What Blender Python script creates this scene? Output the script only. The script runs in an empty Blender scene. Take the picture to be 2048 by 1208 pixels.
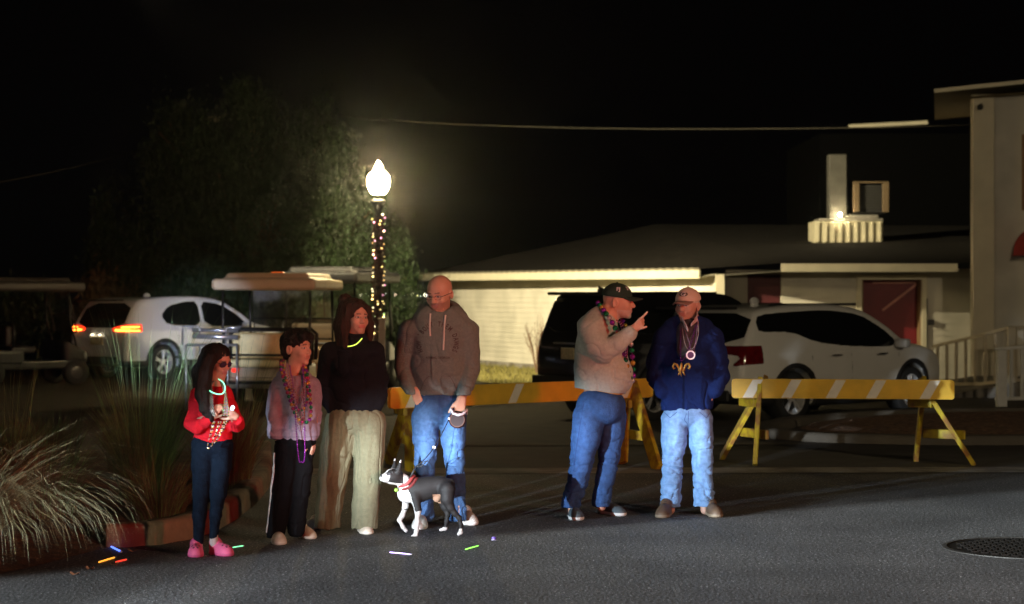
import bpy, bmesh, math, random
import numpy as np
from mathutils import Vector, Matrix
PI = math.pi
C = bpy.context.scene.collection
SC = bpy.context.scene
FPX, HOR, CAMH = 4000.0, 592.0, 1.65          # focal length in photo pixels, horizon row, eye height

# ---------------------------------------------------------------- camera
cd = bpy.data.cameras.new('camera'); cam = bpy.data.objects.new('camera', cd); C.objects.link(cam)
cam.location = (0, 0, CAMH); cam.rotation_euler = (math.radians(90), 0, 0)
cd.sensor_width = 36; cd.lens = 36 * FPX / 2048.0; cd.shift_y = -12 / 2048.0
cd.clip_start = 0.2; cd.clip_end = 3000
cd.dof.use_dof = True; cd.dof.focus_distance = 14.3; cd.dof.aperture_fstop = 2.6; cd.dof.aperture_blades = 0
SC.camera = cam
# ---------------------------------------------------------------- night sky
W = bpy.data.worlds.new('World'); SC.world = W; W.use_nodes = True
wn = W.node_tree; wn.nodes.clear()
wo = wn.nodes.new('ShaderNodeOutputWorld'); wb = wn.nodes.new('ShaderNodeBackground')
sky = wn.nodes.new('ShaderNodeTexSky'); sky.sky_type = 'NISHITA'; sky.sun_disc = False
sky.sun_elevation = math.radians(-8); sky.sun_rotation = math.radians(200)
mx = wn.nodes.new('ShaderNodeMixRGB'); mx.blend_type = 'ADD'; mx.inputs[0].default_value = 1
mx.inputs[2].default_value = (0.0052, 0.0044, 0.0046, 1)
wb.inputs[1].default_value = 0.15
wn.links.new(sky.outputs[0], mx.inputs[1]); wn.links.new(mx.outputs[0], wb.inputs[0]); wn.links.new(wb.outputs[0], wo.inputs[0])
SC.view_settings.view_transform = 'Standard'; SC.view_settings.look = 'None'
SC.view_settings.exposure = 0; SC.view_settings.gamma = 1
SC.cycles.use_denoising = True
SC.cycles.max_bounces = 6; SC.cycles.diffuse_bounces = 2; SC.cycles.glossy_bounces = 3
SC.cycles.transparent_max_bounces = 12
SC.cycles.sample_clamp_indirect = 4.0
SC.cycles.use_light_tree = True

def lamp(name, kind, loc, power, col, size=0.05, target=None, cone=60, blend=0.3):
    l = bpy.data.lights.new(name, kind); o = bpy.data.objects.new(name, l); C.objects.link(o)
    l.energy = power; l.color = col; o.location = loc
    if kind in ('POINT', 'SPOT'): l.shadow_soft_size = size
    if kind == 'SPOT': l.spot_size = math.radians(cone); l.spot_blend = blend
    if target is not None:
        o.rotation_euler = (Vector(target) - Vector(loc)).to_track_quat('-Z', 'Y').to_euler()
    return o

def headlamp(name, loc, target, power, col, vlow, vhigh, az0, az1, size=0.09, low=(-.105, -.02, .30)):
    """A vehicle head lamp: its reflector throws a flat, wide beam with a cut-off.
    vlow/vhigh = slopes (dz per metre) between which the beam fades out upward; az0/az1 the side limits (slope)."""
    o = lamp(name, 'SPOT', loc, power, col, size, target, 120, 0.2)
    l = o.data; l.use_nodes = True; nt = l.node_tree
    em = [n for n in nt.nodes if n.type == 'EMISSION'][0]
    g = nt.nodes.new('ShaderNodeTexCoord'); s = nt.nodes.new('ShaderNodeSeparateXYZ')
    nt.links.new(g.outputs['Normal'], s.inputs[0])       # direction in the lamp's own frame, -Z forward
    def div(a, b, neg):
        m = nt.nodes.new('ShaderNodeMath'); m.operation = 'DIVIDE'; nt.links.new(a, m.inputs[0]); nt.links.new(b, m.inputs[1])
        n = nt.nodes.new('ShaderNodeMath'); n.operation = 'MULTIPLY'; nt.links.new(m.outputs[0], n.inputs[0]); n.inputs[1].default_value = neg
        return n.outputs[0]
    v = div(s.outputs[1], s.outputs[2], -1.0); h = div(s.outputs[0], s.outputs[2], -1.0)
    def ramp(src, a, b, A, B):
        m = nt.nodes.new('ShaderNodeMapRange'); m.interpolation_type = 'SMOOTHSTEP'
        nt.links.new(src, m.inputs[0]); m.inputs[1].default_value = a; m.inputs[2].default_value = b
        m.inputs[3].default_value = A; m.inputs[4].default_value = B; return m.outputs[0]
    r1 = ramp(v, vlow, vhigh, 1, 0.01); r2 = ramp(h, az0[0], az0[1], 0.003, 1); r3 = ramp(h, az1[0], az1[1], 1, 0.004)
    r4 = ramp(v, low[0], low[1], low[2], 1)
    m0 = nt.nodes.new('ShaderNodeMath'); m0.operation = 'MULTIPLY'; nt.links.new(r1, m0.inputs[0]); nt.links.new(r4, m0.inputs[1]); r1 = m0.outputs[0]
    m1 = nt.nodes.new('ShaderNodeMath'); m1.operation = 'MULTIPLY'; nt.links.new(r1, m1.inputs[0]); nt.links.new(r2, m1.inputs[1])
    m2 = nt.nodes.new('ShaderNodeMath'); m2.operation = 'MULTIPLY'; nt.links.new(m1.outputs[0], m2.inputs[0]); nt.links.new(r3, m2.inputs[1])
    nt.links.new(m2.outputs[0], em.inputs['Strength'])
    return o

# float vehicle's head lamps, out of view at the left, shining along the road edge
for hx, hy in ((-8.0, 5.0), (-7.1, 4.1)):
    headlamp('head_lamp', (hx, hy, .90), (hx + 8.9, hy + 10.0, .90), 14000, (.72, .87, 1.0), -.022, .018, (-.10, -.03), (.5, .9), .03)
# a second vehicle's lamp, nearer the camera side: reaches the woman, the man with the dog and the left barricade
headlamp('head_lamp', (-4.3, 4.8, .80), (-4.3 + 3.8, 4.8 + 9.4, .80), 14000, (.84, .92, .98), -.03, .02, (-.075, -.035), (.02, .055), .05)
# its work lamp, mounted higher, aimed down on to the road in front of the crowd
headlamp('work_lamp', (-9.2, 7.25, 2.9), (-9.2 + 7.98, 7.25 + 6.02, 2.9 - 1.2), 25000, (.86, .94, .96), .0, .08, (.01, .04), (.9, 1.6), .05, low=(-.20, -.04, .14))
# narrow unseen spot added near the camera to light the parked white car
lamp('added_spot', 'SPOT', (-1.2, 4.5, 1.5), 26000, (.58, .70, 1.0), .05, (-6.3, 41.5, .9), 5.2, .9)
# another added spot, only there to brighten the barricade's left end
lamp('added_spot', 'SPOT', (-.5, 2.0, .95), 2600, (1, .95, .8), .03, (-1.0, 18.3, .50), 4.2, .5)
# red lamps of the parade float, right of the camera
headlamp('float_red_lamp', (5.5, 4.0, 1.9), (-.5, 14.5, 1.5), 2300, (1, .06, .03), 1, 2, (-.48, -.28), (.20, .32), .15, low=(-.16, -.06, .22))
# street lights of the car park and of the street
headlamp('lot_light', (-6, 31, 6.5), (2, 41, 1.0), 24000, (1, .86, .54), 1, 2, (-.62, -.50), (.12, .62), .12, low=(-.28, -.14, .05))
lamp('street_sodium', 'SPOT', (-14, 3, 6.0), 1100, (1, .76, .46), .3, (3, 24, 0), 90, .8)
lamp('street_sodium', 'SPOT', (11, 3, 6.0), 2700, (1, .80, .52), .3, (3, 24, 0), 90, .8)


# ---------------------------------------------------------------- pixel <-> world
def at(px, py, Y): return np.array([(px - 1024) * Y / FPX, Y, CAMH - (py - HOR) * Y / FPX])
def gnd(px, py, z=0.0):
    Y = (CAMH - z) * FPX / (py - HOR); return np.array([(px - 1024) * Y / FPX, Y, z])

# ---------------------------------------------------------------- materials
MATS = {}
def mat(name, col=(.5, .5, .5), rough=.6, metal=0, var=.12, vs=8, bump=0, bs=150, attr=False, emit=0, ecol=None,
        spec=.5, coat=0, trans=0, alpha=1, dirt=None, ds=3, stretch=None, col2=None, wave=None):
    if name in MATS: return MATS[name]
    m = bpy.data.materials.new(name); m.use_nodes = True; nt = m.node_tree; N = nt.nodes; L = nt.links
    b = N['Principled BSDF']; b.inputs['Roughness'].default_value = rough; b.inputs['Metallic'].default_value = metal
    b.inputs['Specular IOR Level'].default_value = spec
    if coat: b.inputs['Coat Weight'].default_value = coat; b.inputs['Coat Roughness'].default_value = .06
    if trans: b.inputs['Transmission Weight'].default_value = trans
    if alpha < 1: b.inputs['Alpha'].default_value = alpha
    tc = N.new('ShaderNodeTexCoord'); src = tc.outputs['Object']
    if stretch:
        mp = N.new('ShaderNodeMapping'); mp.inputs['Scale'].default_value = stretch; L.new(src, mp.inputs[0]); src = mp.outputs[0]
    if attr:
        a = N.new('ShaderNodeAttribute'); a.attribute_name = 'Col'; base = a.outputs['Color']
    else:
        r = N.new('ShaderNodeRGB'); r.outputs[0].default_value = (*col, 1); base = r.outputs[0]
    def noise(scale, detail=4):
        n = N.new('ShaderNodeTexNoise'); n.inputs['Scale'].default_value = scale; n.inputs['Detail'].default_value = detail
        L.new(src, n.inputs[0]); return n.outputs[0]
    if col2:
        n = noise(ds); mr = N.new('ShaderNodeMapRange'); L.new(n, mr.inputs[0]); mr.inputs[1].default_value = .42; mr.inputs[2].default_value = .6
        x = N.new('ShaderNodeMixRGB'); L.new(mr.outputs[0], x.inputs[0]); L.new(base, x.inputs[1]); x.inputs[2].default_value = (*col2, 1); base = x.outputs[0]
    if var:
        n = noise(vs); mr = N.new('ShaderNodeMapRange'); L.new(n, mr.inputs[0]); mr.inputs[1].default_value = .3; mr.inputs[2].default_value = .7
        mr.inputs[3].default_value = 1 - var; mr.inputs[4].default_value = 1 + var
        x = N.new('ShaderNodeVectorMath'); x.operation = 'SCALE'; L.new(base, x.inputs[0]); L.new(mr.outputs[0], x.inputs['Scale']); base = x.outputs[0]
    L.new(base, b.inputs['Base Color'])
    if bump:
        n = noise(bs, 3); bp = N.new('ShaderNodeBump'); bp.inputs['Strength'].default_value = bump; bp.inputs['Distance'].default_value = .01
        L.new(n, bp.inputs['Height']); L.new(bp.outputs[0], b.inputs['Normal'])
    if emit:
        b.inputs['Emission Strength'].default_value = emit; b.inputs['Emission Color'].default_value = (*(ecol or col), 1)
    MATS[name] = m; return m

def glow(name, col, e): return mat(name, col, .4, var=0, emit=e, ecol=col)
# ---------------------------------------------------------------- object making
def wloc(o):
    v = Vector((0, 0, 0))
    while o is not None: v += o.location; o = o.parent
    return np.array(v)
def mkobj(name, V, F, m=None, parent=None, world=True, smooth=False, cols=None, mats=None, fm=None):
    V = np.asarray(V, float)
    if parent is not None and world: V = V - wloc(parent)
    me = bpy.data.meshes.new(name)
    if isinstance(F, np.ndarray):
        nf, k = F.shape
        me.vertices.add(len(V)); me.vertices.foreach_set('co', V.ravel())
        me.loops.add(nf * k); me.loops.foreach_set('vertex_index', F.ravel().astype(np.int32))
        me.polygons.add(nf); me.polygons.foreach_set('loop_start', np.arange(0, nf * k, k, dtype=np.int32))
        me.polygons.foreach_set('loop_total', np.full(nf, k, np.int32)); me.update(calc_edges=True)
    else:
        me.from_pydata([tuple(v) for v in V], [], F)
    if mats:
        for q in mats: me.materials.append(q)
        if fm is not None: me.polygons.foreach_set('material_index', np.asarray(fm, np.int32))
    elif m: me.materials.append(m)
    if smooth: me.polygons.foreach_set('use_smooth', np.ones(len(me.polygons), bool))
    if cols is not None:
        a = me.color_attributes.new('Col', 'FLOAT_COLOR', 'POINT')
        cc = np.ones((len(V), 4), np.float32); cc[:, :3] = cols; a.data.foreach_set('color', cc.ravel())
    me.update()
    o = bpy.data.objects.new(name, me); C.objects.link(o)
    if parent is not None: o.parent = parent
    return o
def tag(o, label=None, cat=None, group=None, kind=None):
    if label: o['label'] = label
    if cat: o['category'] = cat
    if group: o['group'] = group
    if kind: o['kind'] = kind
    return o
def thing(name, loc, label, cat, group=None, rz=0):
    o = bpy.data.objects.new(name, None); C.objects.link(o); o.empty_display_size = .1
    o.location = Vector([float(q) for q in loc]); o.rotation_euler = (0, 0, rz)
    return tag(o, label, cat, group)
def copy_tree(o, parent=None):
    c = o.copy(); C.objects.link(c); c.parent = parent
    for ch in list(o.children): copy_tree(ch, c)
    return c

def spl(P, n=8):
    P = [Vector([float(q) for q in p[:3]]) for p in P]; Q = []
    for i in range(len(P) - 1):
        p0, p1, p2, p3 = P[max(i - 1, 0)], P[i], P[i + 1], P[min(i + 2, len(P) - 1)]
        for t in np.linspace(0, 1, n, endpoint=False):
            Q.append(.5 * ((2 * p1) + (p2 - p0) * t + (2 * p0 - 5 * p1 + 4 * p2 - p3) * t * t + (3 * p1 - p0 - 3 * p2 + p3) * t ** 3))
    return Q + [P[-1]]
class MB:
    """collects simple shapes into one mesh"""
    def __init__(s): s.V = []; s.F = []; s.fm = []; s.n = 0
    def add(s, V, F, mi=0):
        V = [tuple(map(float, v)) for v in V]
        s.V += V; s.F += [tuple(i + s.n for i in f) for f in F]; s.fm += [mi] * len(F); s.n += len(V); return s
    def bm(s, bm, mi=0):
        bm.verts.ensure_lookup_table()
        for i, v in enumerate(bm.verts): v.index = i
        s.add([v.co[:] for v in bm.verts], [[v.index for v in f.verts] for f in bm.faces], mi); bm.free(); return s
    def box(s, c, d, R=None, bev=0.0, mi=0, seg=1):
        bm = bmesh.new(); bmesh.ops.create_cube(bm, size=1)
        for v in bm.verts: v.co = Vector((v.co.x * d[0], v.co.y * d[1], v.co.z * d[2]))
        if bev: bmesh.ops.bevel(bm, geom=list(bm.edges), offset=bev, segments=seg, affect='EDGES', profile=.6)
        M_ = Matrix.Translation(Vector([float(q) for q in c])) @ (R.to_4x4() if R is not None else Matrix.Identity(4))
        bm.transform(M_); return s.bm(bm, mi)
    def beam(s, a, b, w, h, up=(0, 0, 1), bev=0.0, mi=0):
        a = Vector([float(q) for q in a[:3]]); b = Vector([float(q) for q in b[:3]]); x = (b - a); L = x.length; x.normalize()
        z = Vector(up); y = z.cross(x)
        if y.length < 1e-4: y = Vector((0, 1, 0)).cross(x)
        y.normalize(); z = x.cross(y)
        R = Matrix((x, y, z)).transposed()
        return s.box((a + b) / 2, (L, w, h), R, bev, mi)
    def tube(s, pts, r, n=8, mi=0, cap=True):
        pts = [Vector([float(q) for q in p[:3]]) for p in pts]; rr = r if hasattr(r, '__len__') else [r] * len(pts)
        V = []; F = []; prev = None
        for i, p in enumerate(pts):
            t = (pts[min(i + 1, len(pts) - 1)] - pts[max(i - 1, 0)]).normalized()
            if prev is None:
                u = t.orthogonal().normalized()
            else:
                u = (prev - t * prev.dot(t))
                u = u.normalized() if u.length > 1e-6 else t.orthogonal().normalized()
            prev = u; w = t.cross(u)
            for k in range(n):
                a = 2 * PI * k / n; V.append(p + (u * math.cos(a) + w * math.sin(a)) * rr[i])
        for i in range(len(pts) - 1):
            for k in range(n): F.append((i * n + k, i * n + (k + 1) % n, (i + 1) * n + (k + 1) % n, (i + 1) * n + k))
        if cap: F.append(tuple(range(n))[::-1]); F.append(tuple((len(pts) - 1) * n + k for k in range(n)))
        return s.add(V, F, mi)
    def lathe(s, prof, n=24, c=(0, 0, 0), axis='z', mi=0):
        V = []; F = []
        for (r, z) in prof:
            for k in range(n):
                a = 2 * PI * k / n; x, y = r * math.cos(a), r * math.sin(a)
                p = (x, y, z) if axis == 'z' else ((x, z, y) if axis == 'y' else (z, x, y))
                V.append((p[0] + c[0], p[1] + c[1], p[2] + c[2]))
        for i in range(len(prof) - 1):
            for k in range(n):
                f = (i * n + k, i * n + (k + 1) % n, (i + 1) * n + (k + 1) % n, (i + 1) * n + k)
                F.append(f if axis == 'z' else f[::-1] if axis == 'y' else f)
        return s.add(V, F, mi)
    def ball(s, c, r, seg=10, ring=6, mi=0, sc=(1, 1, 1)):
        V = [(c[0], c[1], c[2] + r * sc[2])]; F = []
        for i in range(1, ring):
            th = PI * i / ring
            for k in range(seg):
                a = 2 * PI * k / seg
                V.append((c[0] + r * sc[0] * math.sin(th) * math.cos(a), c[1] + r * sc[1] * math.sin(th) * math.sin(a), c[2] + r * sc[2] * math.cos(th)))
        V.append((c[0], c[1], c[2] - r * sc[2])); e = len(V) - 1
        for k in range(seg): F.append((0, 1 + k, 1 + (k + 1) % seg)); F.append((e, 1 + (ring - 2) * seg + (k + 1) % seg, 1 + (ring - 2) * seg + k))
        for i in range(ring - 2):
            for k in range(seg): F.append((1 + i * seg + k, 1 + (i + 1) * seg + k, 1 + (i + 1) * seg + (k + 1) % seg, 1 + i * seg + (k + 1) % seg))
        return s.add(V, F, mi)
    def prism(s, poly, a, b, axis='y', mi=0):
        """2-D polygon extruded along an axis from a to b"""
        n = len(poly)
        def P(u, v, t): return (u, t, v) if axis == 'y' else ((t, u, v) if axis == 'x' else (u, v, t))
        V = [P(u, v, a) for u, v in poly] + [P(u, v, b) for u, v in poly]
        F = [tuple(range(n)), tuple(range(2 * n - 1, n - 1, -1))] + [(i, n + i, n + (i + 1) % n, (i + 1) % n) for i in range(n)]
        return s.add(V, F, mi)
    def build(s, name, m=None, parent=None, world=True, smooth=False, mats=None):
        o = mkobj(name, s.V, s.F, m, parent, world, smooth, None, mats, s.fm if mats else None)
        bm = bmesh.new(); bm.from_mesh(o.data); bmesh.ops.recalc_face_normals(bm, faces=bm.faces); bm.to_mesh(o.data); bm.free()
        return o

# ---------------------------------------------------------------- signed distance modelling
def _sm(a, b, k):
    if k <= 0: return np.minimum(a, b)
    h = np.maximum(k - np.abs(a - b), 0) / k; return np.minimum(a, b) - h * h * k * .25
class SDF:
    def __init__(s, h): s.h = h; s.p = []
    def add(s, fn, lo, hi, k=.02, op='u'): s.p.append((fn, np.array(lo, float), np.array(hi, float), k, op)); return s
    def seg(s, a, b, ra, rb, k=.02, fy=1., op='u', yaw=0.):
        a = np.array(a, float); b = np.array(b, float); ba = b - a; bb = ba @ ba + 1e-12; cy, sy = math.cos(yaw), math.sin(yaw)
        def fn(P):
            q = P - a; t = np.clip((q @ ba) / bb, 0, 1); d = q - t[..., None] * ba
            if fy == 1.: L = np.sqrt((d * d).sum(-1))
            else:
                u = d[..., 0] * cy + d[..., 1] * sy; v = (-d[..., 0] * sy + d[..., 1] * cy) / fy
                L = np.sqrt(u * u + v * v + d[..., 2] ** 2)
            return (L - (ra + (rb - ra) * t)) * min(1., fy if fy < 1 else 1.)
        R = max(ra, rb) * max(1, fy); return s.add(fn, np.minimum(a, b) - R, np.maximum(a, b) + R, k, op)
    def chain(s, pts, k=.02, fy=1., yaw=0., k0=None):
        for i in range(len(pts) - 1):
            a, b = pts[i], pts[i + 1]; s.seg(a[:3], b[:3], a[3], b[3], (k0 if (i == 0 and k0 is not None) else k), fy, yaw=yaw)
        return s
    def ell(s, c, r, R=None, k=.02, op='u'):
        c = np.array(c, float); r = np.array(r, float); Rm = np.eye(3) if R is None else np.array(R, float)   # columns = axes
        def fn(P):
            q = (P - c) @ Rm; k0 = np.sqrt(((q / r) ** 2).sum(-1)); k1 = np.sqrt(((q / (r * r)) ** 2).sum(-1)) + 1e-9
            return k0 * (k0 - 1) / k1
        e = np.abs(Rm) @ r; return s.add(fn, c - e, c + e, k, op)
    def box(s, c, d, R=None, rnd=.01, k=.0, op='u'):
        c = np.array(c, float); d = np.array(d, float) / 2 - rnd; Rm = np.eye(3) if R is None else np.array(R, float)
        def fn(P):
            q = np.abs((P - c) @ Rm) - d; return np.sqrt((np.maximum(q, 0) ** 2).sum(-1)) + np.minimum(q.max(-1), 0) - rnd
        e = np.abs(Rm) @ (d + rnd); return s.add(fn, c - e, c + e, k, op)
    def plane(s, pt, n, k=.0):          # cut away the side the normal points to
        pt = np.array(pt, float); n = np.array(n, float); n /= np.linalg.norm(n); s.p.append(((lambda P: (P - pt) @ n), None, None, k, 'i')); return s
    def grid(s):
        lo = np.min([p[1] for p in s.p if p[1] is not None and p[4] == 'u'], 0) - .03 - 2 * s.h
        hi = np.max([p[2] for p in s.p if p[2] is not None and p[4] == 'u'], 0) + .03 + 2 * s.h
        n = np.ceil((hi - lo) / s.h).astype(int) + 1; ax = [lo[i] + s.h * np.arange(n[i]) for i in range(3)]
        D = np.full(n, 1.0, np.float32)
        for fn, a, b, k, op in s.p:
            if a is None: i0 = np.zeros(3, int); i1 = n
            else:
                m = max(k, .0) + 3 * s.h + .012
                i0 = np.maximum(((a - m - lo) / s.h).astype(int), 0); i1 = np.minimum(np.ceil((b + m - lo) / s.h).astype(int) + 1, n)
            if (i1 <= i0).any(): continue
            G = np.stack(np.meshgrid(ax[0][i0[0]:i1[0]], ax[1][i0[1]:i1[1]], ax[2][i0[2]:i1[2]], indexing='ij'), -1)
            d = fn(G).astype(np.float32); sl = (slice(i0[0], i1[0]), slice(i0[1], i1[1]), slice(i0[2], i1[2])); o = D[sl]
            if op == 'u': D[sl] = _sm(o, d, k)
            elif op == 's': D[sl] = -_sm(-o, d, k)
            else: D[sl] = -_sm(-o, -d, k)
        return D, lo
    def mesh(s):
        D, lo = s.grid(); h = s.h; n = np.array(D.shape); D[0] = D[-1] = 1; D[:, 0] = D[:, -1] = 1; D[:, :, 0] = D[:, :, -1] = 1
        S = D < 0; strd = np.array([n[1] * n[2], n[2], 1])
        ids = []; pts = []; quads = []
        for ax in range(3):
            o1, o2 = (ax + 1) % 3, (ax + 2) % 3
            sa = [slice(None)] * 3; sb = [slice(None)] * 3; sa[ax] = slice(0, -1); sb[ax] = slice(1, None)
            A = D[tuple(sa)]; B = D[tuple(sb)]; E = np.argwhere(S[tuple(sa)] != S[tuple(sb)])
            a = A[tuple(E.T)]; b = B[tuple(E.T)]; t = a / (a - b); P = E.astype(float); P[:, ax] += t
            cs = []
            for d1, d2 in ((0, 0), (1, 0), (1, 1), (0, 1)):
                c = E.copy(); c[:, o1] -= d1; c[:, o2] -= d2; li = c @ strd; cs.append(li); ids.append(li); pts.append(P)
            q = np.stack(cs, 1); fl = a < 0; q[fl] = q[fl][:, ::-1]; quads.append(q[:, ::-1])
        ids = np.concatenate(ids); pts = np.concatenate(pts); quads = np.concatenate(quads)
        u, inv = np.unique(ids, return_inverse=True); cnt = np.bincount(inv)
        V = np.stack([np.bincount(inv, pts[:, i]) / cnt for i in range(3)], 1) * h + lo
        F = np.searchsorted(u, quads); return V, F
def normals(V, F):
    n = np.cross(V[F[:, 2]] - V[F[:, 0]], V[F[:, 3]] - V[F[:, 1]]) if F.shape[1] == 4 else np.cross(V[F[:, 1]] - V[F[:, 0]], V[F[:, 2]] - V[F[:, 0]])
    N = np.zeros_like(V)
    for i in range(F.shape[1]):
        for k in range(3): N[:, k] += np.bincount(F[:, i], n[:, k], len(V))
    return N / (np.linalg.norm(N, axis=1, keepdims=True) + 1e-12)
def vnoise(P, seed=0):
    P = np.asarray(P, float) + seed * 17.31; i = np.floor(P).astype(np.int64); f = P - i; f = f * f * (3 - 2 * f)
    def hs(a, b, c):
        n = (a * 73856093) ^ (b * 19349663) ^ (c * 83492791); n = (n ^ (n >> 13)) * 1274126177 & 0x7fffffff; return (n % 10007) / 10007.
    r = 0
    for dx in (0, 1):
        for dy in (0, 1):
            for dz in (0, 1):
                w = (f[:, 0] if dx else 1 - f[:, 0]) * (f[:, 1] if dy else 1 - f[:, 1]) * (f[:, 2] if dz else 1 - f[:, 2])
                r = r + w * hs(i[:, 0] + dx, i[:, 1] + dy, i[:, 2] + dz)
    return r
def folds(V, F, amp=.006, sc=(12, 12, 6), seed=1, wfun=None, ridge=True):
    N = normals(V, F); q = V * np.array(sc); w = vnoise(V * 5, seed + 9) * 1.5
    n = vnoise(q + w[:, None], seed); n2 = vnoise(q * 2.1 + 3, seed + 3)
    v = ((1 - np.abs(2 * n - 1)) ** 2 - .4) if ridge else (n - .5); v = v + .35 * (n2 - .5)
    if ridge: n3 = vnoise(V * np.array(sc)[None] * 1.5 + w[:, None] * .8 + 7, seed + 11); v = .75 * v - .75 * (1 - np.abs(2 * n3 - 1)) ** 6
    v = np.where(v > 0, v * 1.25, v); a = amp if wfun is None else amp * wfun(V)[:, None]
    return V + N * v[:, None] * a
# ================================================================ ground
def sheet(name, poly, z, m, kind='structure', label=None, parent=None):
    b = MB(); b.add([(x, y, z) for x, y in poly], [tuple(range(len(poly)))]); o = b.build(name, m, parent)
    if o.data.polygons[0].normal.z < 0: o.data.flip_normals()
    if kind: tag(o, label, None, None, kind)
    return o
def asphalt():
    m = bpy.data.materials.new('asphalt'); m.use_nodes = True; N = m.node_tree.nodes; L = m.node_tree.links; b = N['Principled BSDF']
    tc = N.new('ShaderNodeTexCoord'); 
    def nz(s, d=3, t='ShaderNodeTexNoise'):
        n = N.new(t); n.inputs['Scale'].default_value = s
        if t == 'ShaderNodeTexNoise': n.inputs['Detail'].default_value = d
        L.new(tc.outputs['Object'], n.inputs[0]); return n.outputs[0]
    def mr(s, a, c, A, B):
        r = N.new('ShaderNodeMapRange'); L.new(s, r.inputs[0]); r.inputs[1].default_value = a; r.inputs[2].default_value = c; r.inputs[3].default_value = A; r.inputs[4].default_value = B; return r.outputs[0]
    big = mr(nz(.9, 6), .3, .7, .66, 1.3); fine = mr(nz(44, 6), .32, .68, .3, 1.9); spk = mr(nz(60, 2), .64, .70, 1, 7)
    v = N.new('ShaderNodeTexVoronoi'); v.inputs['Scale'].default_value = 70; L.new(tc.outputs['Object'], v.inputs[0])
    stone = mr(v.outputs['Distance'], .0, .6, 1.4, .6)
    x = big
    for s in (fine, spk, stone):
        q = N.new('ShaderNodeMath'); q.operation = 'MULTIPLY'; L.new(x, q.inputs[0]); L.new(s, q.inputs[1]); x = q.outputs[0]
    c = N.new('ShaderNodeVectorMath'); c.operation = 'SCALE'; c.inputs[0].default_value = (.085, .084, .085); L.new(x, c.inputs['Scale']); L.new(c.outputs[0], b.inputs['Base Color'])
    b.inputs['Roughness'].default_value = .72; b.inputs['Specular IOR Level'].default_value = .45
    bp = N.new('ShaderNodeBump'); bp.inputs['Strength'].default_value = .8; bp.inputs['Distance'].default_value = .0025
    ad = N.new('ShaderNodeMath'); ad.operation = 'ADD'; L.new(stone, ad.inputs[0]); L.new(fine, ad.inputs[1]); L.new(ad.outputs[0], bp.inputs['Height']); L.new(bp.outputs[0], b.inputs['Normal'])
    return m
ASPH = asphalt()
CONC = mat('concrete', (.26, .24, .21), .85, var=.25, vs=6, bump=.4, bs=60, col2=(.15, .13, .11), ds=2.5)
sheet('ground', [(-600, -60), (600, -60), (600, 900), (-600, 900)], -.03, mat('dark_earth', (.035, .03, .02), .95, bump=.5, bs=4))
sheet('road', [(-60, -20), (60, -20), (60, 18.6), (-60, 18.6)], 0, ASPH)
sheet('parking_lot', [(-40, 18.6), (40, 18.6), (40, 62), (-40, 62)], -.004, mat('old_asphalt', (.052, .045, .038), .85, var=.3, vs=3, bump=.5, bs=70))
sheet('gutter_strip', [(-1.9, 18.5), (12, 18.9), (12, 19.45), (-1.9, 19.1)], .004, CONC)
sheet('seam_strip', [(-2.4, 21.9), (3.6, 22.2), (3.6, 22.5), (-2.4, 22.25)], .004, mat('pale_seam', (.11, .095, .075), .9, bump=.3, bs=40))
sheet('water', [(-300, 64), (300, 64), (300, 480), (-300, 480)], .006 - .03, mat('dark_water', (.004, .006, .008), .12, var=0, bump=.25, bs=.8))
# planter bed with its kerb, left
bed = [(-2.62, 13.2), (-2.3, 13.35), (-2.06, 14.2), (-2.04, 16.2), (-2.5, 20.8), (-12, 20.8), (-12, 9.5), (-3.25, 11.3), (-2.9, 12.2)]
n = 26; rng = np.random.default_rng(4)
def in_poly(x, y, P):
    c = False; j = len(P) - 1
    for i in range(len(P)):
        if (P[i][1] > y) != (P[j][1] > y) and x < (P[j][0] - P[i][0]) * (y - P[i][1]) / (P[j][1] - P[i][1]) + P[i][0]: c = not c
        j = i
    return c
SOIL = mat('mulch', (.045, .025, .014), .95, var=.5, vs=30, bump=1., bs=40, col2=(.09, .045, .02), ds=14)
def mound(name, poly, hmax, step, m, seed, edge=.5, z0=.0):
    xs = [p[0] for p in poly]; ys = [p[1] for p in poly]; bm = bmesh.new(); f = bm.faces.new([bm.verts.new((x, y, 0)) for x, y in poly])
    bmesh.ops.triangulate(bm, faces=bm.faces[:])
    for _ in range(step): bmesh.ops.subdivide_edges(bm, edges=[e for e in bm.edges if e.calc_length() > .12], cuts=1, use_grid_fill=True); bmesh.ops.triangulate(bm, faces=bm.faces[:])
    P = np.array([v.co[:] for v in bm.verts]); nn = vnoise(P * 3, seed) * .5 + vnoise(P * 12, seed + 1) * .3 + vnoise(P * 40, seed + 2) * .2
    pa = np.array(poly); d = np.full(len(P), 9.)
    for i in range(len(pa)):
        a, b = pa[i], pa[(i + 1) % len(pa)]; ab = b - a; t = np.clip(((P[:, :2] - a) @ ab) / (ab @ ab), 0, 1); d = np.minimum(d, np.linalg.norm(P[:, :2] - a - t[:, None] * ab, axis=1))
    w = np.clip(d / edge, 0, 1)
    for v, k_, q in zip(bm.verts, nn, w): v.co.z = z0 + q * hmax * (.4 + k_) 
    o = MB().bm(bm).build(name, m, None, smooth=False)
    if o.data.polygons[0].normal.z < 0: o.data.flip_normals()
    return o
tag(mound('planting_bed', bed, .10, 5, SOIL, 3, z0=.006), kind='structure')
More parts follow.
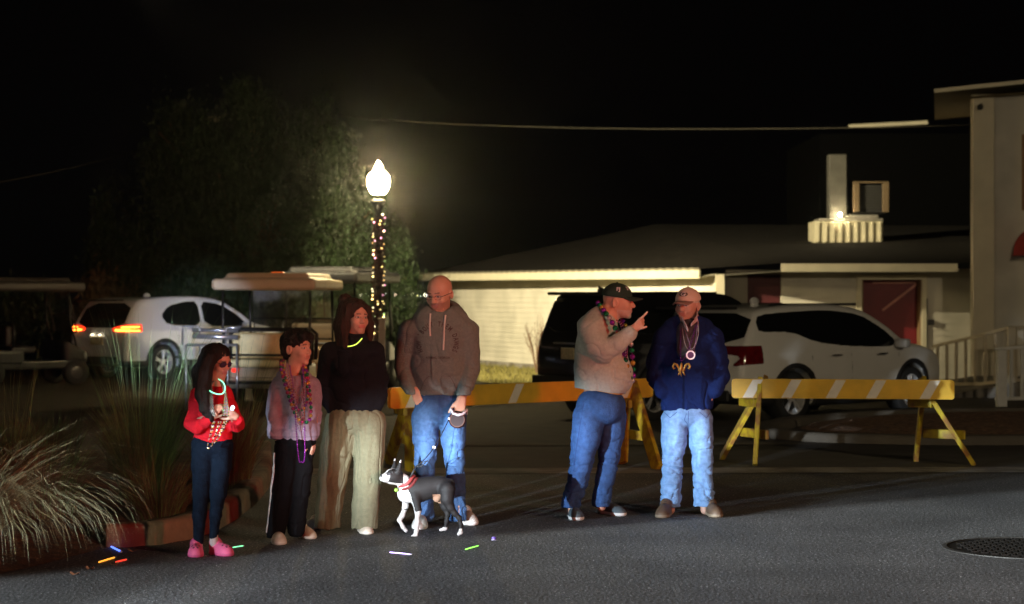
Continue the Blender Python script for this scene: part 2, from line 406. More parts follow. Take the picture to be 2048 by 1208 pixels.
def kerb(name, path, w=.16, h=.15, m=CONC, label='', cat='kerb'):
    P = [np.array(p, float) for p in path]
    P = [np.array(q[:2]) for q in spl([(x, y, 0) for x, y in P], 6)]
    b = MB(); V = []; n = len(P)
    for i, p in enumerate(P):
        t = P[min(i + 1, n - 1)] - P[max(i - 1, 0)]; t /= np.linalg.norm(t); nrm = np.array([-t[1], t[0]])
        for s_, z in ((0, .002), (.01, h - .025), (.03, h), (w - .03, h), (w - .01, h - .03), (w, .002)):
            q = p + nrm * s_; V.append((q[0], q[1], z + .002 * math.sin(i * .9)))
    F = [(i * 6 + k, i * 6 + k + 1, (i + 1) * 6 + k + 1, (i + 1) * 6 + k) for i in range(n - 1) for k in range(5)] + [tuple(range(6)), tuple((n - 1) * 6 + k for k in range(6))]
    b.add(V, F); o = b.build(name, m, smooth=True); o.data.polygons[len(F) - 1].use_smooth = False; o.data.polygons[len(F) - 2].use_smooth = False; tag(o, label, cat); return o
kp = [(-2.66, 13.1), (-2.5, 13.14), (-2.34, 13.26), (-2.2, 13.5), (-2.1, 13.85), (-2.05, 14.4), (-2.03, 15.2), (-2.04, 16.2), (-2.12, 17.6), (-2.3, 19.2), (-2.5, 20.8)]
kerb('planter_kerb', kp, .19, .15, mat('worn_kerb', (.27, .19, .12), .9, var=.2, vs=9, bump=.6, bs=45, col2=(.20, .13, .08), ds=2), 'worn concrete kerb curving round the grass bed behind the children')
# right hand island
isl = [(3.2, 23.9), (3.45, 23.0), (4.4, 22.5), (6.5, 22.4), (12, 22.3), (12, 28), (7.0, 27.7), (5.4, 27.2), (4.3, 26.3), (3.6, 25.2)]
icn = np.array([6.5, 25.0])
kerb('island_kerb', isl[::-1] + [isl[-1]], .34, .10, mat('pale_kerb', (.11, .095, .075), .9, var=.12, vs=4, bump=.5, bs=40), 'low pale concrete kerb round the mulch island under the right barricade')
tag(mound('mulch_island', [(p[0] + (icn[0] - p[0]) * .07, p[1] + (icn[1] - p[1]) * .1) for p in isl], .05, 6, mat('red_mulch', (.15, .075, .04), .95, var=.6, vs=14, bump=1., bs=30, col2=(.2, .12, .07), ds=18), 8, z0=.06), kind='structure')
# lawn before the lit wall
LAWN = mat('lawn_green', (.10, .085, .015), .95, var=.4, vs=5, bump=1, bs=60)
sheet('lawn', [(-3.6, 62), (-3.4, 50), (-2.0, 42), (.0, 36.5), (2.6, 33.5), (3.6, 33.5), (3.9, 37.2), (-1.2, 49.6), (-1.4, 62)], .012, LAWN)
sheet('verge', [(-4.2, 62), (-12, 62), (-12, 30), (-2.8, 27), (-1.2, 28), (.2, 33), (-2.0, 42), (-3.4, 50), (-3.6, 62)], .008, mat('dry_grass', (.035, .025, .012), .95, var=.4, vs=3, bump=1, bs=50))
# lawn blades
rg = np.random.default_rng(9)
def blades(name, pts, hgt, m, seed, lean=.5, w=.006, segs=3, parent=None, spread=None, out=None):
    """pts: (x,y,z) roots; one mesh of thin curved ribbons"""
    r = np.random.default_rng(seed); n = len(pts); V = np.zeros((n, segs * 2 + 1, 3)); A = r.uniform(0, 2 * PI, n)
    if out is not None: A = out
    H = hgt * r.uniform(.55, 1.15, n) if np.isscalar(hgt) else hgt; ln = (lean * r.uniform(.3, 1.3, n) if np.isscalar(lean) else lean)
    d = np.stack([np.cos(A), np.sin(A), np.zeros(n)], 1); fa = r.uniform(0, PI, n); sd = np.stack([np.cos(fa), np.sin(fa) * .4, np.zeros(n)], 1)
    for i in range(segs + 1):
        t = i / segs; th = ln * t
        c = pts + d * (H * (1 - np.cos(th * 1.25)) / np.maximum(ln, .05))[:, None] + np.array([0, 0, 1.]) * (H * np.sin(th * 1.25) / 1.25 / np.maximum(ln, .05))[:, None]
        c[:, 2] = np.maximum(c[:, 2], .012); ww = w * (1 - .75 * t)
        if i < segs: V[:, 2 * i] = c - sd * ww; V[:, 2 * i + 1] = c + sd * ww
        else: V[:, 2 * i] = c
    base = (np.arange(n) * (segs * 2 + 1))[:, None]; Fq = []
    for i in range(segs - 1): Fq.append(base + np.array([[2 * i, 2 * i + 1, 2 * i + 3, 2 * i + 2]]))
    q = np.concatenate(Fq); t3 = base + np.array([[2 * segs - 2, 2 * segs - 1, 2 * segs]])
    F = [tuple(map(int, f)) for f in q] + [tuple(map(int, f)) for f in t3]
    return mkobj(name, V.reshape(-1, 3), F, m, parent)
pl = np.stack([rg.uniform(-3.4, 3.6, 9000), rg.uniform(34, 50, 9000), np.zeros(9000) + .012], 1)
lw = [(-3.4, 50), (-2.0, 42), (.0, 36.5), (2.6, 33.5), (3.6, 33.5), (3.9, 37.2), (-1.2, 49.6)]
pl = pl[[in_poly(x, y, lw) for x, y, _ in pl]]
tag(blades('lawn_grass', pl, .10, mat('grass_blade_lawn', (.15, .13, .025), .7), 5, .6, .012, 2), 'short green lawn grass below the pale lit wall', None, None, 'stuff')

# ================================================================ buildings
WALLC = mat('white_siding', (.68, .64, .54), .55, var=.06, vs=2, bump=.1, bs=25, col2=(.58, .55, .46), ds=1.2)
TRIM = mat('cream_trim', (.72, .66, .48), .5, var=.06, vs=4)
GREY = mat('shaded_grey_siding', (.36, .33, .27), .6, var=.08, vs=3, bump=.1, bs=20)  # siding tone with the shade of the porch recess put into it
ROOF = mat('roof_shingle', (.013, .011, .009), 1, spec=.08, var=.35, vs=5, bump=.6, bs=25)
REDP = mat('dark_red_paint', (.20, .010, .018), .5, var=.1, vs=6)
def siding(a, b, z0, z1, board=.115, lip=.012, parent=None, m=WALLC, name='siding', holes=(), out=None):
    """lapped boards between plan points a and b; the outside is to the right of a->b"""
    a = np.array(a, float); b = np.array(b, float); t = (b - a); L = np.linalg.norm(t); t /= L; nrm = np.array([t[1], -t[0]]) if out is None else out; mb = MB(); nb = int(math.ceil((z1 - z0) / board))
    for i in range(nb):
        za = z0 + i * board; zb = min(za + board, z1); segs = [(0, L)]
        for (h0, h1, hz0, hz1) in holes:
            if zb > hz0 + .01 and za < hz1 - .01:
                ns = []
                for s0, s1 in segs:
                    if h0 > s0: ns.append((s0, min(h0, s1)))
                    if h1 < s1: ns.append((max(h1, s0), s1))
                segs = [q for q in ns if q[1] - q[0] > .01]
        for s0, s1 in segs:
            p, q = a + t * s0, a + t * s1; o1 = nrm * lip
            V = [(*(p + o1), za), (*(q + o1), za), (*q, zb), (*p, zb), (*p, za), (*q, za), (*(p - nrm * .08), za), (*(q - nrm * .08), za), (*(q - nrm * .08), zb), (*(p - nrm * .08), zb)]
            mb.add(V, [(0, 1, 2, 3), (4, 5, 1, 0), (0, 3, 4), (1, 5, 2), (6, 9, 8, 7), (3, 2, 8, 9), (4, 3, 9, 6), (5, 7, 8, 2)])
    return mb.build(name, m, parent)
A_, B_ = np.array((-1.66, 50.)), np.array((3.86, 37.))
house = thing('low_building', (3.5, 40, 0), 'long low white-sided building with dark hip roof, cream eaves and red doors', 'building')
siding(A_, B_, .12, 2.06, parent=house, out=np.array([-.92, -.39]), name='side_wall')
t_ = (B_ - A_) / np.linalg.norm(B_ - A_); nn_ = np.array([-.92, -.39])
for P_, nm in ((A_, 'corner_board'), (B_, 'corner_board')):
    b = MB(); q = P_ + nn_ * .02; b.beam((*q, .05), (*q, 2.04), .16, .16, up=(1, .0, 0)); b.build(nm, TRIM, house)
b = MB(); b.beam((*(A_ - nn_ * .02), .06), (*(B_ - nn_ * .02), .06), .24, .12); b.build('foundation', CONC, house)
# front walls, facing the street
YF = 37.3
d0, d1 = 1495, 1572; dd0, dd1 = 1724, 1842
def xf(px, Y=YF): return (px - 1024) * Y / FPX
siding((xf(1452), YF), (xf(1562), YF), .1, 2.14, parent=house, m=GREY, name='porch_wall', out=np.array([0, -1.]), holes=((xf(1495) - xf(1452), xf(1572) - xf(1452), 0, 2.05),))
siding((xf(1562), YF), (xf(1945), YF), .1, 2.16, parent=house, m=WALLC, name='front_wall', out=np.array([0, -1.]), holes=((xf(1724) - xf(1562), xf(1842) - xf(1562), 0, 1.98),))
b = MB(); b.box((xf(1533), YF + .10, 1.02), (xf(1572) - xf(1495), .05, 2.04), bev=.004)
for zc, hh in ((.55, .7), (1.45, .8)): b.box((xf(1533), YF + .07, zc), (.5, .02, hh), bev=.006)
dr = b.build('door', mat('shaded_red_paint', (.07, .008, .012), .6, var=.1, vs=6), house); dr['label'] = 'narrow dark red door in the shaded porch wall'  # red paint darkened to carry the porch shade
b = MB(); b.ball((xf(1510), YF + .05, 1.0), .03); b.build('handle', mat('brass', (.4, .3, .1), .3, .9), dr)
fr = MB(); zt = 1.98; w_ = .095
fr.box((xf(1718), YF - .03, .98), (w_, .06, 2.12), bev=.004); fr.box((xf(1848) , YF - .03, .98), (w_, .06, 2.12), bev=.004); fr.box(((xf(1718) + xf(1848)) / 2, YF - .031, 2.0), (xf(1848) - xf(1718) - w_ - .004, .06, w_), bev=.004)
frame_o = fr.build('door_frame', TRIM, house)
b = MB(); b.box((xf(1726), YF + .22, .98), (.02, .42, 2.0)); b.box((xf(1843), YF + .22, .98), (.02, .42, 2.0)); b.box(((xf(1726) + xf(1843)) / 2, YF + .22, 1.975), (xf(1843) - xf(1726) - .03, .42, .02)); b.build('door_jamb', mat('brown_jamb', (.30, .2, .1), .6), house)
b = MB(); b.box((xf(1785), YF + .40, .98), (xf(1843) - xf(1726) - .03, .05, 1.96), bev=.003); dr = b.build('door', REDP, house); dr['label'] = 'red door with a diagonal brace set deep in a cream frame'
b = MB(); b.beam((xf(1772), YF + .36, 1.38), (xf(1842), YF + .36, 1.88), .03, .045); b.beam((xf(1752), YF + .36, 1.90), (xf(1842), YF + .36, 1.90), .03, .03); b.build('brace', mat('pink_brace', (.75, .34, .28), .6), dr)
b = MB(); b.box((xf(1860), YF - .06, 1.16), (.12, .10, .10), bev=.01); b.beam((xf(1853), YF - .05, 1.6), (xf(1853), YF - .05, .5), .02, .02, up=(1, 0, 0)); b.build('outlet_box', mat('dark_metal', (.03, .03, .03), .5, .5), house)
b = MB(); b.box((xf(1958), YF - 1.3, 1.42), (.22, .14, .28), bev=.02); b.box((xf(1958), YF - 1.3, 1.12), (.20, .12, .16), bev=.02); b.build('electric_meter', mat('pale_meter', (.5, .48, .42), .5), house)
b = MB(); b.box((xf(1955), YF - 1.28, .75), (.24, .14, .42), bev=.01); b.build('meter_box', mat('grey_box', (.10, .09, .08), .6), house)
# eaves
def fascia(a, b_, th, m=TRIM, nm='fascia'):
    q = MB(); q.beam(a, b_, .035, th); return q.build(nm, m, house)
E1 = np.array((-2.33, 50.1, 2.12)); E2 = np.array((3.48, 37.1, 2.06)); fascia(E1, E2, .17)
E3 = np.array((xf(1562, 36.4), 36.4, 2.165)); E4 = np.array((xf(1915, 36.4), 36.4, 2.165)); fascia(E3, E4, .15)
q = MB(); q.add([(*E1[:2], 2.05), (*E2[:2], 2.0), (*B_, 2.06), (*A_, 2.1)], [(0, 1, 2, 3)]); q.build('soffit', TRIM, house)
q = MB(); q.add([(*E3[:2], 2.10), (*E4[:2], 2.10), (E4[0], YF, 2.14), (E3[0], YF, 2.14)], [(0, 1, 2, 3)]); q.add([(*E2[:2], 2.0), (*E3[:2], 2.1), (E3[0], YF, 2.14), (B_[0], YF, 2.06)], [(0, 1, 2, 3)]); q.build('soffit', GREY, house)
rf = MB(); T1 = (*E1[:2], 2.215); T2 = (*E2[:2], 2.155); T3 = (E3[0], E3[1] - .03, 2.25); T4 = (E4[0] + .35, E4[1] - .03, 2.25); R1 = (3.7, 51.5, 3.50); R2 = (11, 47.5, 3.32); T5 = (-2.3, 56, 2.215)
rf.add([T1, T2, R1, T3, T4, R2, T5], [(0, 1, 2), (1, 3, 2), (3, 4, 5, 2), (0, 2, 6)]); roof = rf.build('roof', ROOF, house)
q = MB()
q.tube([(T1[0] * (1 - t) + T2[0] * t - .01, T1[1] * (1 - t) + T2[1] * t - .01, T1[2] * (1 - t) + T2[2] * t + .006 * math.sin(t * 290)) for t in np.linspace(0, 1, 280)], .022, 6)
q.build('roof_edge', mat('metal_edge', (.3, .27, .2), .5, .4), roof)
# roof-top kitchen vent
k42 = 42 / FPX
def r3(px, py, Y=42): return tuple(at(px, py, Y))
vent = thing('roof_vent', (*r3(1698, 475)[:2], 2.86), 'cream ribbed vent curb with tall metal duct on the dark roof', 'roof vent')
b = MB(); x0, x1 = r3(1630, 0)[0], r3(1767, 0)[0]; z0, z1 = r3(0, 476)[2] - .1, r3(0, 442)[2]
b.box(((x0 + x1) / 2, 42.5, (z0 + z1) / 2), (x1 - x0, .9, z1 - z0), bev=.01)
for i in range(9): xx = x0 + .07 + (x1 - x0 - .14) * i / 8; b.box((xx, 42.02, (z0 + z1) / 2), (.075, .05, z1 - z0 - .03), bev=.018)
b.build('curb', mat('vent_curb_paint', (.42, .38, .26), .6, var=.15, vs=5), vent)
b = MB(); b.box(((x0 + x1) / 2 + .06, 42.5, z1 + .035), (x1 - x0 - .1, .85, .05), bev=.01); b.box(((x0 + x1) / 2 + .3, 42.4, z1 + .1), (.7, .5, .08), bev=.02); b.build('cover', mat('galvanised', (.32, .3, .26), .45, .6), vent)
b = MB(); zc0, zc1 = z1 + .06, r3(0, 307)[2]; b.box(((r3(1662, 0)[0] + r3(1697, 0)[0]) / 2, 42.4, (zc0 + zc1) / 2), (r3(1697, 0)[0] - r3(1662, 0)[0], .37, zc1 - zc0), bev=.012); b.build('duct', mat('galvanised_duct', (.09, .085, .07), .5, .3, var=.15, vs=5), vent)
b = MB(); b.ball((r3(1680, 0)[0], 41.98, z1 + .13), .035); b.build('work_lamp', glow('lamp_warm', (1, .82, .5), 350), vent)
hood = thing('exhaust_fan', (*r3(1743, 430)[:2], r3(0, 432)[2]), 'dark square exhaust hood with pale corner posts beside the roof duct', 'exhaust fan')
b = MB(); 
for px in (1714, 1773): b.box((r3(px, 0)[0], 42.1, (r3(0, 366)[2] + r3(0, 424)[2]) / 2), (.13, .1, r3(0, 366)[2] - r3(0, 424)[2]), bev=.01)
b.box((r3(1743, 0)[0], 42.1, r3(0, 364)[2]), (.75, .08, .03)); b.build('post', mat('tan_post', (.12, .08, .04), .8), hood)
b = MB(); b.box((r3(1745, 0)[0], 42.5, r3(0, 396)[2]), (.70, .6, .64), bev=.04); b.build('housing', mat('dark_housing', (.008, .008, .008), .7), hood); b = MB()
for i in range(9): b.box((r3(1745, 0)[0], 42.18, r3(0, 372)[2] - .055 * i), (.52, .02, .018))
b.build('grille', mat('dark_grille', (.03, .028, .024), .6), hood)
# dark block further back with a lit gutter
back = thing('rear_building', (8.5, 58, 0), 'dark tall building behind the roof with one pale lit gutter', 'building')
b = MB(); b.box((13.0, 62, 3.2), (8.0, 7, 6.4)); b.build('wall', mat('dark_wall', (.003, .003, .003), 1, spec=.05), back)
b = MB(); a_, c_ = at(1697, 253, 57.5), at(1855, 245, 57.5); b.beam(a_, c_, .12, .10); b.build('gutter', TRIM, back)
# tall sided house at the right edge
tall = thing('tall_building', (9.5, 36, 0), 'tall white-sided building at the right edge with wide eave and red awning', 'building')
YT = 35.6
siding((xf(1985, YT), YT), (13.5, YT), .1, 5.24, .12, parent=tall, out=np.array([0, -1.]), name='front_wall')
b = MB(); b.box(((xf(1943, YT) + xf(1986, YT)) / 2, YT - .01, 2.66), (xf(1986, YT) - xf(1943, YT), .20, 5.14), bev=.01); b.build('corner_board', mat('pilaster', (.62, .56, .42), .55, var=.08, vs=2), tall)
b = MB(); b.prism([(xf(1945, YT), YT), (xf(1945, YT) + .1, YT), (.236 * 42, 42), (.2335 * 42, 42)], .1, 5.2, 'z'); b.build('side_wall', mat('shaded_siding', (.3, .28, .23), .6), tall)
b = MB(); ra, rb = at(1868, 182, 34.9), at(2140, 154, 34.9); b.beam(ra, rb, .05, .07); b.build('fascia', TRIM, tall)
b = MB(); b.add([(ra[0], 34.9, ra[2] - .02), (rb[0] + 2, 34.9, rb[2] + .1), (rb[0] + 4, 42, rb[2] + .35), (.2115 * 42, 42, ra[2] + .12), (ra[0] + .45, 34.93, ra[2] - .10), (rb[0] + 2, 34.93, rb[2] - .05), (rb[0] + 2, 36, rb[2] - .05), (ra[0] + .45, 36, ra[2] - .10)], [(0, 1, 2, 3), (4, 5, 6, 7)]); b.build('roof', mat('tall_roof', (.2, .15, .08), .8), tall)
b = MB(); x_ = xf(2043, YT); b.box((x_ + .6, YT - .03, 3.85), (1.2, .05, 1.35)); b.build('window', mat('brown_window_frame', (.28, .14, .05), .5), tall)
b = MB(); b.box((x_ + .62, YT - .065, 3.85), (1.02, .02, 1.15)); b.build('pane', mat('night_glass', (.01, .01, .012), .08), tall)
b = MB(); aw = []
for i in range(9):
    t = i / 8 * PI / 2; aw.append((xf(2024, YT) + .02 + .42 * (1 - math.cos(t)), 2.42 + .46 * math.sin(t)))
b.prism(aw + [(xf(2024, YT) + 2.2, 2.88), (xf(2024, YT) + 2.2, 2.36), (xf(2024, YT), 2.36)], YT - .75, YT - .03); b.build('awning', mat('red_awning', (.30, .02, .02), .8, bump=.2, bs=80), tall)
b = MB(); b.ball(at(1961, 214, YT - .3), .055); b.tube([at(1961, 214, YT - .3), at(1962, 208, YT - .1)], .02); b.build('spotlight', mat('dark_metal', (.03, .03, .03), .5, .5), tall)
# ramp railings
WOOD = mat('white_rail', (.50, .43, .30), .6, var=.15, vs=6)
def railing(name, pts, zb, sp, m, label, posts=(), bw=.045):
    r = thing(name, (*pts[0][:2], 0), label, 'railing', 'porch railings'); b = MB(); P = [np.array(p, float) for p in pts]
    for i in range(len(P) - 1): b.beam(P[i], P[i + 1], .07, .05)
    b.build('hand_rail', m, r); b = MB()
    for i in range(len(P) - 1):
        lo_a, lo_b = P[i].copy(), P[i + 1].copy(); lo_a[2] = zb[i]; lo_b[2] = zb[i + 1]; b.beam(lo_a, lo_b, .05, .05)
    b.build('bottom_rail', m, r); b = MB()
    for i in range(len(P) - 1):
        L = np.linalg.norm(P[i + 1] - P[i]); nn = max(int(L / sp), 1)
        for k in range(nn):
            t = (k + .5) / nn; q = P[i] * (1 - t) + P[i + 1] * t; z = zb[i] * (1 - t) + zb[i + 1] * t
            bb = MB(); bb.box((q[0], q[1], (q[2] - .027 + z + .027) / 2), (bw, bw, q[2] - z - .056)); o = bb.build('baluster', m, r)
    for q in posts: b.box((q[0], q[1], q[2] / 2), (.14, .14, q[2]), bev=.01)
    if posts: b.build('post', m, r)
    return r
a0, a1, a2, a3 = at(1866, 693, 33.5), at(1960, 671, 33.0), at(2022, 655, 32.6), at(2120, 653, 32.6)
railing('ramp_railing', [a0, a1, a2, a3], [.18, .2, .28, .28], .15, WOOD, 'cream baluster railing climbing to the right in front of the wall', posts=[(a2[0], a2[1], a2[2] + .02)])
c0, c1 = at(1990, 699, 29.5), at(2120, 686, 29.5)
railing('step_railing', [c0, c1], [.14, .14], .15, mat('pale_rail', (.55, .55, .52), .55, var=.1, vs=6), 'nearer white railing with thick square post at the far right', posts=[(at(2003, 0, 29.4)[0], 29.4, c0[2] + .0)])
b = MB(); b.prism([(a0[0], 0), (a2[0], 0), (a2[0] + 3, 0), (a2[0] + 3, .24), (a2[0], .24), (a0[0], .05)], 32.4, 35.3); tag(b.build('ramp', CONC), 'low concrete ramp climbing behind the railing', 'ramp')

# ================================================================ lamp post
LX, LY = at(757, 0, 33)[0], 33.0
post = thing('street_lamp', (LX, LY, 0), 'lit acorn globe street lamp, its post wrapped in garland and fairy lights', 'street lamp')
b = MB(); b.lathe([(.0, 0), (.2, 0), (.2, .08), (.13, .16), (.10, .5), (.075, .62), (.06, .8), (.05, 2.9), (.065, 2.95), (.055, 3.05), (.09, 3.12), (.13, 3.2), (.10, 3.24), (0, 3.24)], 20, (LX, LY, 0)); b.build('post', mat('black_iron', (.02, .02, .018), .5, .5), post, smooth=True)
zg = at(0, 388, 33)[2]; zf = at(0, 340, 33)[2]; zt_ = at(0, 320, 33)[2]
prof = [(0, 0), (.105, .0), (.13, .03), (.165, .10), (.185, .19), (.18, .27), (.15, .33), (.09, .375), (.055, .39), (.062, .415), (.062, .45), (.045, .475), (.028, .495), (.03, .515), (.018, .54), (0, .545)]
b = MB(); b.lathe(prof, 28, (LX, LY, zg)); globe = b.build('globe', glow('lit_globe', (1, .78, .40), 260), post, smooth=True)
GAR = mat('garland_tinsel', (.09, .035, .03), .5, .2, var=.6, vs=40)
g_ = np.random.default_rng(2); n_ = 2600; zz = g_.uniform(.9, 2.98, n_); aa = g_.uniform(0, 2 * PI, n_); rr = .07 + .025 * np.sin(zz * 9 + aa) + g_.uniform(0, .02, n_)
ctr = np.stack([LX + rr * np.cos(aa), LY + rr * np.sin(aa), zz], 1); ln = g_.normal(0, 1, (n_, 3)); ln /= np.linalg.norm(ln, axis=1)[:, None]; sdv = np.cross(ln, g_.normal(0, 1, (n_, 3))); sdv /= np.linalg.norm(sdv, axis=1)[:, None]
V = np.concatenate([ctr - ln * .03 - sdv * .004, ctr + ln * .03 - sdv * .004, ctr + ln * .03 + sdv * .004, ctr - ln * .03 + sdv * .004]); F = np.stack([np.arange(n_) + n_ * k for k in range(4)], 1)
mkobj('garland', V, F, GAR, post)
for i in range(62):
    z = 1.0 + 2.0 * i / 61 + g_.uniform(-.03, .03); a = g_.uniform(PI, 2 * PI) if i % 3 else g_.uniform(0, PI); c = [(1, .75, .25), (1, .6, .2), (.9, .3, .5), (.6, .9, .3), (1, .85, .5)][int(g_.integers(0, 5))]
    key = int(sum(c) * 100); e_ = float([4, 9, 16, 2.5][int(g_.integers(0, 4))])
    b = MB(); b.ball((LX + .105 * math.cos(a), LY + .105 * math.sin(a), z), .0105, 6, 4); b.build('fairy_light', glow('fairy_%d_%d' % (key, int(e_)), c, e_), post)
# white posts by the lamp
for px, top, lab in ((741, 650, 'short white post left of the decorated lamp post'), (764, 640, 'short white post right of the decorated lamp post')):
    x, y, z = at(px, top, 31.5); o = thing('white_post', (x, y, 0), lab, 'post', 'white posts by the lamp'); b = MB(); b.box((x, y, z / 2), (.10, .10, z), bev=.01); b.build('shaft', mat('white_post_paint', (.5, .46, .36), .6), o); b = MB(); b.box((x, y, z + .02), (.13, .13, .04), bev=.012); b.build('cap', mat('white_post_paint', (.5, .46, .36), .6), o)

# ================================================================ utility pole, wires
pole = thing('utility_pole', (at(508, 0, 60)[0], 60, 0), 'wooden utility pole rising behind the big tree with a street light arm', 'utility pole')
px_, py_, pz_ = at(508, 196, 60); b = MB(); b.tube([(px_, 60, 0), (px_, 60, 4), (px_, 60, pz_)], [.17, .15, .12], 12); b.build('shaft', mat('pole_wood', (.6, .42, .26), .8, var=.3, vs=8), pole, smooth=True)
b = MB(); b.lathe([(.0, 0), (.16, 0), (.16, .3), (0, .34)], 12, (px_ + .02, 59.8, at(0, 228, 60)[2])); b.build('transformer', mat('grey_metal', (.3, .24, .18), .5, .3), pole, smooth=True)
b = MB(); h_ = at(428, 238, 59.5); b.tube([(px_, 60, at(0, 225, 60)[2]), at(470, 226, 59.8), h_], .03, 6); b.build('arm', mat('grey_metal', (.3, .24, .18), .5, .3), pole)
b = MB(); b.ball(h_, .28, sc=(1, .5, .32)); b.build('lamp_head', mat('lamp_head_metal', (.85, .7, .5), .5, .0), pole, smooth=True)
def wire(name, pts, r, label):
    b = MB(); b.tube([at(*p) for p in pts], r, 6); o = b.build(name, mat('cable_sheath', (.03, .026, .018), .8, spec=.2), smooth=True); tag(o, label, 'cable', 'overhead cables'); return o
wire('overhead_cable', [(508, 212, 60), (560, 216, 58), (640, 225, 55), (720, 235, 52), (850, 246, 48), (1000, 252, 45), (1150, 256, 43), (1300, 258, 42), (1450, 258, 41), (1600, 257, 40), (1760, 255, 39), (1943, 250, 37)], .013, 'overhead cable running from the pole across the sky to the right')
wire('overhead_cable', [(508, 225, 60), (470, 236, 58), (400, 262, 54), (300, 295, 48), (200, 322, 43), (100, 345, 39), (0, 364, 36), (-80, 380, 33)], .009, 'thin overhead cable dropping from the pole to the left edge')

# ================================================================ trees and plants
def leaf_cloud(name, C0, n_cl, per, size, m, parent, seed, up=.5, spr=.22, asp=.3):
    r = np.random.default_rng(seed); n = n_cl * per; c = np.repeat(C0, per, 0) + r.normal(0, spr, (n, 3)) * np.array([1, 1, 1.3])
    d = r.normal(0, 1, (n, 3)) * .6 + np.array([0, 0, up]); d /= np.linalg.norm(d, axis=1)[:, None]; s = np.cross(d, r.normal(0, 1, (n, 3))); s /= np.linalg.norm(s, axis=1)[:, None]; L = size * r.uniform(.6, 1.4, n)[:, None]
    V = np.concatenate([c - d * L, c + s * L * asp, c + d * L, c - s * L * asp]); F = np.stack([np.arange(n) + n * k for k in range(4)], 1)
    cc = np.repeat(r.uniform(.7, 1.3, (n_cl, 1)), per, 0) * r.uniform(.8, 1.2, (n, 1)); cc = np.tile(cc, (4, 1)); base = np.array(m[1]); cols = base * cc
    return mkobj(name, V, F, mat(m[0], rough=.65, attr=True, var=.1), parent, cols=cols)
def big_tree():
    r = np.random.default_rng(12); Y = 47.; root = thing('cedar_tree', (at(520, 0, Y)[0], Y, 0), 'very large dark cedar tree with feathery upright sprays behind the golf carts', 'tree')
    k = Y / FPX; cl = []
    for _ in range(60000):
        if len(cl) >= 2100: break
        px = r.uniform(195, 850); py = r.uniform(205, 640); u = (px - 520) / 330.
        top = 225 + 260 * abs(u) ** 2.1 + 38 * math.sin(px * .045) + 16 * math.sin(px * .13)
        if px > 720: top += (px - 720) * 1.2
        if py < top: continue
        dep = math.sqrt(max(0, 1 - u * u)) * 3.6
        dd = -dep * math.sqrt(r.uniform(.15, 1)) if r.random() < .7 else r.uniform(-dep, dep)
        v = vnoise(np.array([[px * .022, py * .010, dd * .6]]), 4)[0]
        if v < .33: continue
        cl.append(((px - 1024) * k, Y + dd, CAMH - (py - HOR) * k))
    cl = np.array(cl); leaf_cloud('crown', cl, len(cl), 60, .062, ('cedar_leaf', (.017, .034, .006)), root, 3, .9, .15, .2)
    b = MB(); x = at(520, 0, Y)[0]; b.tube([(x, Y, 0), (x + .1, Y, 1.5), (x - .1, Y, 3.5), (x, Y, 6)], [.42, .34, .22, .06], 10)
    b.build('trunk', mat('bark', (.12, .07, .04), .9, bump=1, bs=12), root, smooth=True)
    for i in range(26):
        c = cl[int(r.integers(0, len(cl)))]; z0 = r.uniform(.7, min(c[2], 4.5)); a = np.array([x, Y, z0]); m_ = (a + c) / 2 + np.array([0, 0, -.2]); b = MB(); b.tube([a, m_, c], [.11, .07, .02], 6); b.build('limb', mat('bark', (.12, .07, .04), .9, bump=1, bs=12), root, smooth=True)
big_tree()
def bush(px, py, w, h, Y, m, seed, label, n=150):
    r = np.random.default_rng(seed); k = Y / FPX; c = at(px, py, Y); root = thing('bush', (c[0], Y, 0), label, 'bush', 'bushes behind the parked car'); cl = []
    while len(cl) < n:
        q = r.uniform(-1, 1, 3)
        if (q ** 2).sum() < 1 and vnoise((q * 2.5 + seed)[None], 3)[0] > .35: cl.append((c[0] + q[0] * w * k, Y + q[1] * w * k, max(.2, c[2] * .5 + q[2] * c[2] * .5 + 0)))
    cl = np.array(cl); leaf_cloud('foliage', cl, n, 40, .09, m, root, seed, .7, .16, .2)
    b = MB()
    for i in range(6): q = cl[int(r.integers(0, n))]; b.tube([(c[0], Y, 0), ((c[0] + q[0]) / 2, (Y + q[1]) / 2, q[2] * .6), q], [.05, .03, .01], 5)
    b.build('stem', mat('bark', (.12, .07, .04), .9, bump=1, bs=12), root)
bush(215, 548, 42, 60, 44.5, ('dry_leaf', (.13, .075, .03)), 1, 'brown dry bush just left of the parked car roof')
bush(300, 552, 48, 60, 45, ('dry_leaf2', (.10, .07, .03)), 2, 'tall dry brown bush above the roof of the white car with lit tail lights')
bush(60, 585, 70, 60, 46, ('dark_leaf', (.035, .05, .018)), 3, 'dark green bush at the far left edge', 220)
bush(800, 640, 45, 40, 50, ('dark_leaf', (.035, .05, .018)), 5, 'dark bush right of the street lamp under the shore lights', 120)
bush(-40, 560, 90, 60, 50, ('dark_leaf', (.035, .05, .018)), 6, 'dark bush half outside the left edge of view', 200)
